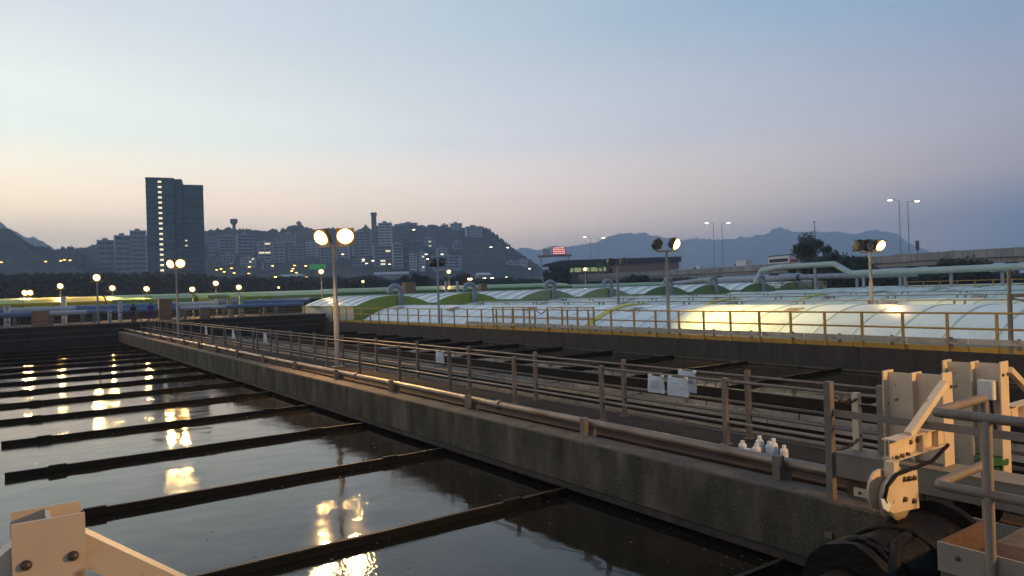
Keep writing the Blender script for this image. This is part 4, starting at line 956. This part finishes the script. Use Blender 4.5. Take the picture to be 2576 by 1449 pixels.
def vehicle(px, kind, mt, label, off=3.2):
    p, a = on_road(px, off); t = thing('vehicle' if kind == 'car' else kind, label, 'car' if kind == 'car' else kind, p, a, 'traffic on the viaduct')
    L_, W_, H_ = {'car': (4.4, 1.8, 1.45), 'van': (5.2, 2.0, 2.3), 'truck': (8.5, 2.4, 3.3), 'bus': (11.5, 2.5, 3.6)}[kind]
    pr = {'car': [(-L_/2,.35),(-L_/2,.85),(-L_*.36,.95),(-L_*.22,H_),(L_*.18,H_),(L_*.32,.92),(L_/2,.78),(L_/2,.35)],
          'van': [(-L_/2,.35),(-L_/2,H_-.1),(-L_/2+.15,H_),(L_*.22,H_),(L_*.38,1.25),(L_/2,1.05),(L_/2,.35)],
          'truck': [(-L_/2,.6),(-L_/2,H_),(L_*.24,H_),(L_*.24,.9),(L_*.27,.9),(L_*.27,2.5),(L_*.42,2.5),(L_/2,1.4),(L_/2,.6)],
          'bus': [(-L_/2,.4),(-L_/2,H_-.15),(-L_/2+.2,H_),(L_/2-.3,H_),(L_/2,H_-.6),(L_/2,.4)]}[kind]
    MB().prism([(x, -W_/2, z) for x, z in pr], (0, W_, 0)).build('body', mt, t)
    if kind == 'bus': MB().box(-L_/2-.1, L_/2, -W_/2-.05, W_/2+.05, H_+.003, H_+.35).build('roof', 'paint_dark', t)
    for s_ in (-1, 1):
        y = s_*(W_/2+.012)
        zz = {'car': (.95, 1.35), 'van': (1.25, 1.95), 'truck': (1.5, 2.2), 'bus': (1.6, 2.7)}[kind]
        xx = {'car': (-L_*.2, L_*.17), 'van': (-.2, L_*.28), 'truck': (L_*.3, L_*.42), 'bus': (-L_*.45, L_*.45)}[kind]
        MB().box(xx[0], xx[1], y-.012, y+.012, *zz).build('window', 'glass_dark', t)
        for x in (-L_*.32, L_*.32):
            MB().lathe([(0,-.1),(.33,-.1),(.33,.1),(0,.1)], (x, s_*(W_/2-.1), .335), 12, (0,1,0)).build('wheel', 'rubber', t)
        MB().box(-L_/2-.03, -L_/2-.002, s_*W_*.36-.16, s_*W_*.36+.16, .8, 1.0).build('tail_light', 'tail_red', t)
        MB().box(L_/2+.002, L_/2+.03, s_*W_*.36-.14, s_*W_*.36+.14, .6, .76).build('headlight', 'street_warm', t)
for a in ((1738, 'van', 'paint_white', 'white van with red tail light under the middle road lamps'), (1690, 'car', 'paint_white', 'pale car left of the white van'), (1668, 'car', 'paint_dark', 'dark car behind the first lamp post right of centre'),
          (1850, 'truck', 'paint_white', 'long white lorry right of the middle road lamps'), (1945, 'bus', 'paint_white', 'pale bus with black roof left of the spreading tree'), (1968, 'van', 'paint_red', 'red van beside the pale bus'),
          (2378, 'car', 'paint_white', 'white car alone on the viaduct at right'), (2240, 'car', 'paint_red', 'reddish car low behind the parapet near the tallest lamps'), (1395, 'car', 'paint_white', 'white car on the viaduct left of centre'), (1436, 'car', 'paint_dark', 'dark car next to the sign gantry')):
    vehicle(*a)
# sign gantry
p, a = on_road(1374, 6); t = thing('sign_gantry', 'sign gantry with glowing message panel over the road', 'gantry', p, -YAW)
dep = (p-Vector((0,0,CAM_H))).dot(fwd); mpp = dep/FOC; zb = far(1374, 647, dep).z-p.z
for s_ in (-1, 1): MB().box(s_*34*mpp-.3, s_*34*mpp+.3, -.3, .3, -1, zb).build('leg', 'duct_grey', t)
MB().box(-43*mpp, 43*mpp, -.5, .5, zb, zb+5*mpp).build('beam', 'brick_wall', t)
MB().box(-5*mpp, 29*mpp, -.55, -.1, zb+5.2*mpp, zb+25*mpp).build('message_panel', 'sign_blue', t)
for k in range(4):
    x = -3.5*mpp
    while x < 26*mpp:
        w_ = random.uniform(1.5, 4.5)*mpp; MB().box(x, min(x+w_, 27.5*mpp), -.60, -.56, zb+(7+4.6*k)*mpp, zb+(9.8+4.6*k)*mpp).build('text_row', 'sign_glow', t); x += w_+.8*mpp
MB().box(-29*mpp, -9*mpp, -.4, -.1, zb+5.2*mpp, zb+21*mpp).build('sign_back', 'block_pale', t)
for k in range(3): MB().box(-29*mpp, -9*mpp, -.46, -.41, zb+(8+4.5*k)*mpp, zb+(9+4.5*k)*mpp).build('sign_rib', 'block_grey', t)
# black-roofed building
c0 = far(1368, 690, 345); c1 = far(1714, 690, 345); mid = (c0+c1)/2; dx = (c1-c0); L_ = Vector((dx.x, dx.y)).length; ang = math.atan2(dx.y, dx.x)
t = thing('road_building', 'low building with broad black roof and pinkish wall behind the viaduct', 'building', (mid.x, mid.y, 0), ang)
zr = far(1540, 664, 345).z; zt_ = far(1540, 651, 345).z
MB().prism([(-L_/2,-1,zr),(L_/2,-1,zr),(L_/2,-1,zt_),(-L_/2+9,-1,zt_),(-L_/2,-1,zr+.8)], (0,16,0)).build('roof', 'roof_dark', t)
MB().box(.0, L_/2-1, 0, 12, 0, zr-.01).build('wall', 'brick_wall', t)
MB().box(-L_/2+3, -.05, 4, 12, 0, zr-.01).build('wall', 'block_dark', t)
for k in range(7): MB().box(-L_/2+3+k*4, -L_/2+6.4+k*4, 3.8, 3.98, zr-3.2, zr-1.2).build('lit_panel', 'panel_glow', t)
for k in range(4): MB().box(-L_/2+4+k*8, -L_/2+4.6+k*8, 0, .6, 0, zr-.01).build('column', 'block_dark', t)
MB().box(-8, -4.6, -1.3, -1.02, zr-1.8, zr+.7).build('green_sign', 'sign_green', t)

# ================================================================== HILLS
def strip_hill(name, ridge, base_dep, mat_, back, nsub=8, rows=14, rough=3.0, zbase=-2, bump=1.0):
    pts = []
    for (x0, y0, d0), (x1, y1, d1) in zip(ridge[:-1], ridge[1:]):
        for k in range(nsub): f_ = k/nsub; pts.append((x0+(x1-x0)*f_, y0+(y1-y0)*f_, d0+(d1-d0)*f_))
    pts.append(ridge[-1]); vs = []; fs = []; n = len(pts)
    for j in range(rows+1):
        f_ = j/rows
        for i, (px, py, d) in enumerate(pts):
            top = far(px, py, d); tz = top.z; top.z += bump*rough*(.45*noise.noise((px*.16, 3, d)) + .55*noise.noise((px*.45, 8, d)) + .4*noise.noise((px*1.3, 5, d)))
            if f_ <= .7:
                g_ = f_/.7; dd = base_dep+(d-base_dep)*g_; q = far(px, py, dd); z = zbase+(tz-zbase)*(g_**1.15) + ((top.z-tz) if g_ > .93 else 0)
                if 0 < g_ < 1: z += rough*(noise.noise((q.x*.012, q.y*.012, 1))*2.2+noise.noise((q.x*.05, q.y*.05, 2))+.8*noise.noise((q.x*.15, q.y*.15, 7)))*g_
                vs.append((q.x, q.y, min(z, 1e9)))
            else:
                g_ = (f_-.7)/.3; q = far(px, py, d+back*g_); vs.append((q.x, q.y, top.z*(1-g_)+zbase*g_))
    for j in range(rows):
        for i in range(n-1): fs.append((j*n+i, j*n+i+1, (j+1)*n+i+1, (j+1)*n+i))
    return struct(MB().add(vs, fs, True).build(name, mat_))
HR = [(150, 640, 900), (203, 626, 920), (238, 616, 940), (300, 606, 960), (370, 598, 980), (450, 592, 1000), (515, 587, 1000), (540, 583, 1000), (587, 578, 1000), (620, 576, 1010), (650, 580, 1020), (690, 579, 1040), (730, 574, 1050), (770, 576, 1060),
      (810, 580, 1070), (850, 577, 1080), (900, 582, 1090), (960, 573, 1100), (1000, 566, 1110), (1030, 564, 1120), (1060, 568, 1120), (1100, 571, 1120), (1140, 573, 1120), (1180, 574, 1110), (1215, 579, 1090), (1240, 591, 1070),
      (1262, 606, 1050), (1285, 621, 1030), (1310, 638, 1000), (1340, 657, 980), (1380, 690, 960), (1420, 720, 950)]
strip_hill('hill', HR, 560, 'forest', 300, 12, 70, 5)
strip_hill('hill', [(-160, 548, 800), (-60, 564, 800), (0, 575, 800), (24, 574, 800), (44, 590, 800), (73, 612, 800), (93, 621, 800), (110, 619, 800), (137, 629, 790), (159, 621, 780), (186, 622, 770), (205, 636, 760), (222, 656, 750), (260, 690, 740), (300, 730, 730)], 420, 'forest', 250, 12, 60, 5)
strip_hill('mountain', [(-260, 470, 2300), (-80, 520, 2300), (0, 551, 2300), (44, 573, 2300), (98, 599, 2300), (137, 615, 2300), (166, 620, 2300), (203, 622, 2300), (260, 628, 2300), (340, 660, 2300), (420, 730, 2300)], 1300, 'forest', 600, 4, 12, 8, bump=.6)
FM = [(1180, 645, 5200), (1250, 632, 5200), (1295, 626, 5200), (1319, 622, 5200), (1343, 625, 5200), (1407, 620, 5200), (1456, 616, 5200), (1493, 607, 5200), (1520, 597, 5200), (1548, 590, 5200), (1587, 584, 5200), (1626, 584, 5200), (1655, 590, 5200), (1690, 597, 5200), (1717, 600, 5200), (1751, 596, 5200), (1795, 602, 5200),
      (1847, 598, 5200), (1900, 589, 5200), (1931, 581, 5200), (1959, 572, 5200), (1991, 580, 5200), (2048, 579, 5200), (2077, 584, 5200), (2124, 583, 5200), (2147, 587, 5200), (2195, 578, 5200), (2232, 580, 5200), (2254, 585, 5200), (2282, 606, 5200), (2316, 624, 5200), (2344, 636, 5200), (2400, 655, 5200), (2480, 680, 5200), (2560, 700, 5200)]
strip_hill('mountain', FM, 4100, 'forest', 300, 8, 16, 9, bump=1)

# ================================================================== TOWN ON THE HILL
def ridge_at(px):
    for (x0, y0, d0), (x1, y1, d1) in zip(HR[:-1], HR[1:]):
        if x0 <= px <= x1: f_ = (px-x0)/(x1-x0); return y0+(y1-y0)*f_, d0+(d1-d0)*f_
    return HR[-1][1:]
def slope_depth(px, pyb):                                     # where a sight line meets the hill's front slope
    yr, dr = ridge_at(px); zt = far(px, yr, dr).z
    for k in range(200):
        d = 560+(dr-560)*k/199
        if far(px, pyb, d).z <= -2+(zt+2)*(k/199)**1.15: return d
    return dr
def block(x0, x1, yt, yb, mt, floors, label, bays=0, dep=None, lit=0, extra=None):
    px = (x0+x1)/2; d = dep or slope_depth(px, yb)-6
    a = far(x0, yt, d); b = far(x1, yt, d); c = far(px, yb, d)
    w_ = (b-a).length; h = (a.z+b.z)/2-c.z; ctr = (a+b)/2
    dp = max(10, w_*.55)
    nv = Vector((fwd.x, fwd.y, 0)).normalized(); base = Vector((ctr.x, ctr.y, 0))+nv*dp/2
    brg = YAW+math.atan((px-CX)/FOC); ang = -brg + random.uniform(-.2, .2)
    t = thing('hillside_block', label, 'building', (base.x, base.y, c.z-18), ang, 'buildings on the hillside')
    H0 = h+18; w2 = w_*.9
    MB().box(-w2/2, w2/2, -dp/2, dp/2, 0, H0).build('wall', mt, t)
    MB().box(-w2/2-.3, w2/2+.3, -dp/2-.3, dp/2+.3, H0+.01, H0+.9).build('roof', mt, t)
    MB().box(-w2*.2, w2*.1, -dp*.2, dp*.2, H0+.92, H0+3.2).build('roof_house', 'block_grey', t)
    fh = h/floors
    for k in range(floors):
        z0 = 18+fh*k+fh*.32; z1 = 18+fh*k+fh*.80
        nb = bays or 1
        for j in range(nb):
            xa = -w2/2+w2*(.05+.9*j/nb)+.2; xb = -w2/2+w2*(.05+.9*(j+1)/nb)-.5
            MB().box(xa, xb, -dp/2-.12, -dp/2-.01, z0, z1).build('window_band', 'lit_window' if random.random() < lit else 'block_glass', t)
    if extra == 'chimney': pass
    return t
B = [(238,281,606,684,'block_grey',6,'grey block at the left end of the hillside town',2,0),
     (281,321,594,684,'block_grey',7,'grey stepped block second from the left end of the town',2,.05),
     (321,361,582,680,'block_grey',9,'tall grey block with flat top beside the dark tower',2,0),
     (361,378,593,680,'block_pale',8,'narrow pale block touching the dark tower on its left',1,0),
     (520,547,600,640,'block_grey',5,'narrow grey block just right of the dark tower',1,.0),
     (547,588,594,651,'block_grey',7,'grey block below the water tower',3,.04),
     (590,633,591,642,'block_grey',6,'grey hillside block right of the one below the water tower',3,.03),
     (643,679,610,655,'block_pale',6,'pale terraced block mid-slope under the ridge trees',2,.05),
     (681,712,612,659,'block_grey',6,'grey terraced block under the radome ball',2,0),
     (720,760,618,655,'block_grey',5,'dim block between terraces and the walkway lamp',2,0),
     (880,934,584,650,'block_grey',9,'broad mauve grey block right of the walkway lamp',3,.0),
     (949,985,562,618,'block_pale',8,'pale tower block next to the tall chimney',2,.0),
     (934,983,620,669,'block_grey',6,'grey slab in front of the pale tower block',3,.06),
     (984,1010,615,676,'block_pale',8,'white banded block with dark neighbour mid-slope',1,.08),
     (1011,1029,603,676,'block_dark',4,'dark narrow tower joined to the white banded block',1,0),
     (1027,1048,640,677,'block_pale',6,'small white block at the slope foot, left of a pair',2,.05),
     (1051,1068,636,676,'block_pale',6,'small white block at the slope foot, right of a pair',2,.05),
     (1082,1163,645,675,'block_grey',4,'long low grey school block with pale floor lines',5,.1),
     (1040,1060,608,630,'block_dark',4,'small dark block with light strip mid-slope',1,.1),
     (1108,1128,566,582,'block_pale',3,'small white house group on the ridge, left part',2,0),
     (1130,1163,563,584,'block_pale',4,'white block on the ridge near its right end',3,0),
     (1168,1213,571,600,'block_pale',7,'large white block at the right end of the ridge',4,0),
     (1137,1160,610,632,'block_grey',4,'lone grey block halfway down the right slope',2,0),
     (1003,1050,562,570,'block_pale',2,'low pale building on the ridge crest',3,0),
     (1273,1300,660,676,'block_pale',3,'low white block at the right foot of the hill',3,0),
     (1301,1328,656,676,'block_pale',4,'higher white block at the right foot of the hill',3,0)]
B += [(556,584,644,668,'block_grey',4,'low grey block at the slope foot below the water tower',3,.04),
      (600,640,649,669,'block_pale',3,'long pale low block at the slope foot, left of the terraces',5,.05),
      (655,684,661,677,'block_grey',3,'small dim block directly below the pale terraced block',3,.05),
      (766,796,611,650,'block_pale',6,'pale block partly hidden by the walkway lamp heads',2,0),
      (800,834,622,662,'block_grey',5,'grey block behind the tall walkway lamp post',3,.03),
      (842,876,603,655,'block_pale',7,'pale block just right of the walkway lamp head',3,.0),
      (884,930,654,673,'block_grey',3,'long low grey block under the broad mauve block',4,.06),
      (702,742,590,607,'block_grey',3,'small block just under the ridge left of radome',3,0),
      (1066,1094,600,622,'block_grey',4,'grey block on the upper right slope below the ridge crest',3,.04),
      (1096,1124,626,642,'block_pale',3,'small pale block above the long school block',3,.05)]
for a in B: block(*a[:7], bays=a[7], lit=a[8])
def far_pole_thing(px, yt, yb, d): a = far(px, yt, d); c = far(px, yb, d); return a, c
a, c = far_pole_thing(589, 551, 580, 985); h = a.z-c.z
t = thing('water_tower', 'mushroom-shaped water tower on the ridge right of dark tower', 'tower', (c.x, c.y, c.z-4))
MB().lathe([(2.2,0),(2.0,h*.72),(4.2,h*.86)], (0,0,0), 16).build('shaft', 'block_dark', t)
MB().lathe([(4.2,h*.86+.01),(4.9,h*.95),(4.9,h+4),(0,h+4.6)], (0,0,0), 16).build('tank', 'block_dark', t)
a, c = far_pole_thing(752, 556, 577, 1040); h = a.z-c.z
t = thing('radome', 'round ball radome standing on the ridge left of walkway lamp', 'radome', (c.x, c.y, c.z-4))
MB().tube([(0,0,0),(0,0,h*.3+4)], 1.4, 8).build('mast', 'block_dark', t)
MB().lathe([(3.6*math.sin(u), -3.6*math.cos(u)) for u in [math.pi*k/10 for k in range(11)]], (0,0,h+.6), 14).build('ball', 'block_grey', t)
a, c = far_pole_thing(942, 535, 600, 1030); h = a.z-c.z
t = thing('chimney_tower', 'tall square concrete chimney tower on the ridge', 'tower', (c.x, c.y, c.z-10), -YAW)
MB().box(-3.2, 3.2, -3.2, 3.2, 0, h+6).build('shaft', 'block_dark', t); MB().box(-3.9, 3.9, -3.9, 3.9, h+6.01, h+10).build('head', 'block_dark', t)
# dark twin tower
TD = 470
def tower_slab(x0, x1, yt, label_part, t, T0, yoff, floors=24):
    pass
tl = far(367, 453, TD); tr = far(456, 453, TD); w1 = (tr-tl).length; htop = tl.z
t = thing('office_tower', 'dark glass twin-slab tower with a lit stair column', 'tower', ((tl.x+tr.x)/2, (tl.y+tr.y)/2, 0), -rad(12.5))
def slab(xa, xb, ya, yb, H_, floors, nm):
    MB().box(xa, xb, ya, yb, 0, H_).build(nm, 'tower_wall', t)
    fh = H_/floors
    for k in range(floors):
        o = MB().box(xa+.25, xb-.25, ya-.14, ya-.01, fh*k+fh*.30, fh*k+fh*.86); o.build('window_band', 'tower_glass', t)
        MB().box(xa-.14, xa-.01, ya+.4, yb-.4, fh*k+fh*.30, fh*k+fh*.86).build('window_band', 'tower_glass', t)
    MB().box(xa-.2, xb+.2, ya-.25, yb+.2, H_+.01, H_+1.2).build('roof', 'tower_wall', t)
hw = w1/2*.92
slab(-hw, hw*.55, 0, 22, htop, 24, 'slab_wall')
slab(hw*.56, hw, 3.5, 22, htop-.2, 24, 'slab_wall')
w2 = (far(510, 462, TD)-far(457, 462, TD)).length*.93; h2 = far(483, 462, TD).z
slab(hw+.05, hw+w2, 6.5, 24, h2, 24, 'slab_wall')
fh = htop/24
for k in range(2, 24):
    MB().box(-hw*.33, -hw*.13, -.34, -.16, fh*k+fh*.36, fh*k+fh*.72).build('stair_window', 'lit_window', t)
for k in (11, 12): MB().box(hw+.9, hw+2.2, 6.1, 6.34, fh*k+.9, fh*k+1.7).build('lit_pane', 'lit_window', t)
MB().box(hw+w2-7, hw+w2-.3, 6.1, 6.34, h2-11.2, h2-10.3).build('red_sign', 'paint_red', t)
# street lamps scattered over the town foot
ST = [(3,660),(115,658),(153,656),(162,654),(176,655),(545,679),(556,677),(564,684),(582,675),(589,687),(627,672),(626,688),(686,669),(741,668),(737,676),(734,682),(746,686),(769,669),(693,697),(703,697),(714,696),(752,703),(770,697),
      (914,653),(922,663),(938,656),(862,640),(980,665),(1072,640),(1112,640),(1076,652),(1235,622),(1277,623),(1041,578),(1332,676),(1218,700),(1238,700),(1276,697),(1350,699),(1446,706)]
ORD = 'first second third fourth fifth sixth seventh eighth ninth tenth eleventh twelfth thirteenth fourteenth fifteenth sixteenth seventeenth eighteenth nineteenth twentieth twenty-first twenty-second twenty-third twenty-fourth'.split()
ST.sort(); cnt = {0: 0, 1: 0}
for i, (px, py) in enumerate(ST):
    warm = px > 800; nth = ORD[cnt[warm]]; cnt[warm] += 1; d = 430 if py > 690 else 520
    if px > 1200: d = 400 if py > 690 else 520
    p = far(px, py, d); dp_ = min(p.z, 12 if py < 690 else 7) ; zb = p.z-dp_
    on = px in (1041,)
    t = thing('street_lamp', 'tiny %s street lamp by the hillside town, %s of its colour from the left' % ('white' if warm else 'amber', nth), 'street lamp', (p.x, p.y, zb), -YAW, 'distant %s street lamps' % ('white' if warm else 'amber'))
    MB().tube([(0,0,-8),(0,0,dp_)], .10, 5).build('pole', 'paint_dark', t)
    MB().box(-.75, .75, -.3, .3, dp_+.16, dp_+.3).build('lamp_head', 'housing', t)
    b = MB().lathe([(0,-.3),(.5,-.22),(.62,0)], (0,0,0), 10); b.v = [(v[0]*1.5, v[1], v[2]) for v in b.v]
    b.build('lens', 'street_warm' if warm else 'street_amber', t, (0, 0, dp_+.15))
p = far(800, 676, 330); t = thing('green_canopy', 'green glowing canopy left of the walkway lamp post', 'canopy', (p.x, p.y, 0), -YAW)
MB().box(-3.4, 3.2, -2, 2, p.z-.2, p.z+2.0).build('fascia', 'green_glow', t); MB().box(-2.6, -2.2, -1.5, -1.1, 0, p.z-.21).build('column', 'block_dark', t); MB().box(2.2, 2.6, -1.5, -1.1, 0, p.z-.21).build('column', 'block_dark', t)
p = far(880, 700, 420)
for i, (px, w_, yt, d) in enumerate(((735, 26, 690, 400), (985, 40, 684, 420), (1215, 16, 686, 440))):
    p = far(px, yt, d); t = thing('low_shed', ['pale low roofed shed among the trees below the town', 'long pale shed behind the first vent duct', 'small gabled house at the hill foot'][i], 'shed', (p.x, p.y, 0), -YAW+.15*i)
    MB().box(-w_/2*.23*2, w_/2*.23*2, -5, 5, 0, p.z-1.5).build('wall', 'block_grey', t)
    MB().prism([(-w_*.25,-5.5,p.z-1.49),(-w_*.25,0,p.z),(-w_*.25,5.5,p.z-1.49)], (w_*.5,0,0)).build('roof', 'block_pale', t)

# ================================================================== HAZE
hz = MB().box(-2700, 5600, -300, 5600, -3.5, 440).build('haze', None); stuff(hz); tag(hz, 'thin evening haze over the whole view', 'haze')
hm = bpy.data.materials.new('haze'); hm.use_nodes = True; n = hm.node_tree.nodes; n.remove(n['Principled BSDF'])
pv = n.new('ShaderNodeVolumePrincipled'); pv.inputs['Color'].default_value = (.66, .81, 1, 1); pv.inputs['Density'].default_value = .00034; pv.inputs['Anisotropy'].default_value = .2
hm.node_tree.links.new(pv.outputs[0], n['Material Output'].inputs['Volume']); hz.data.materials.append(hm)
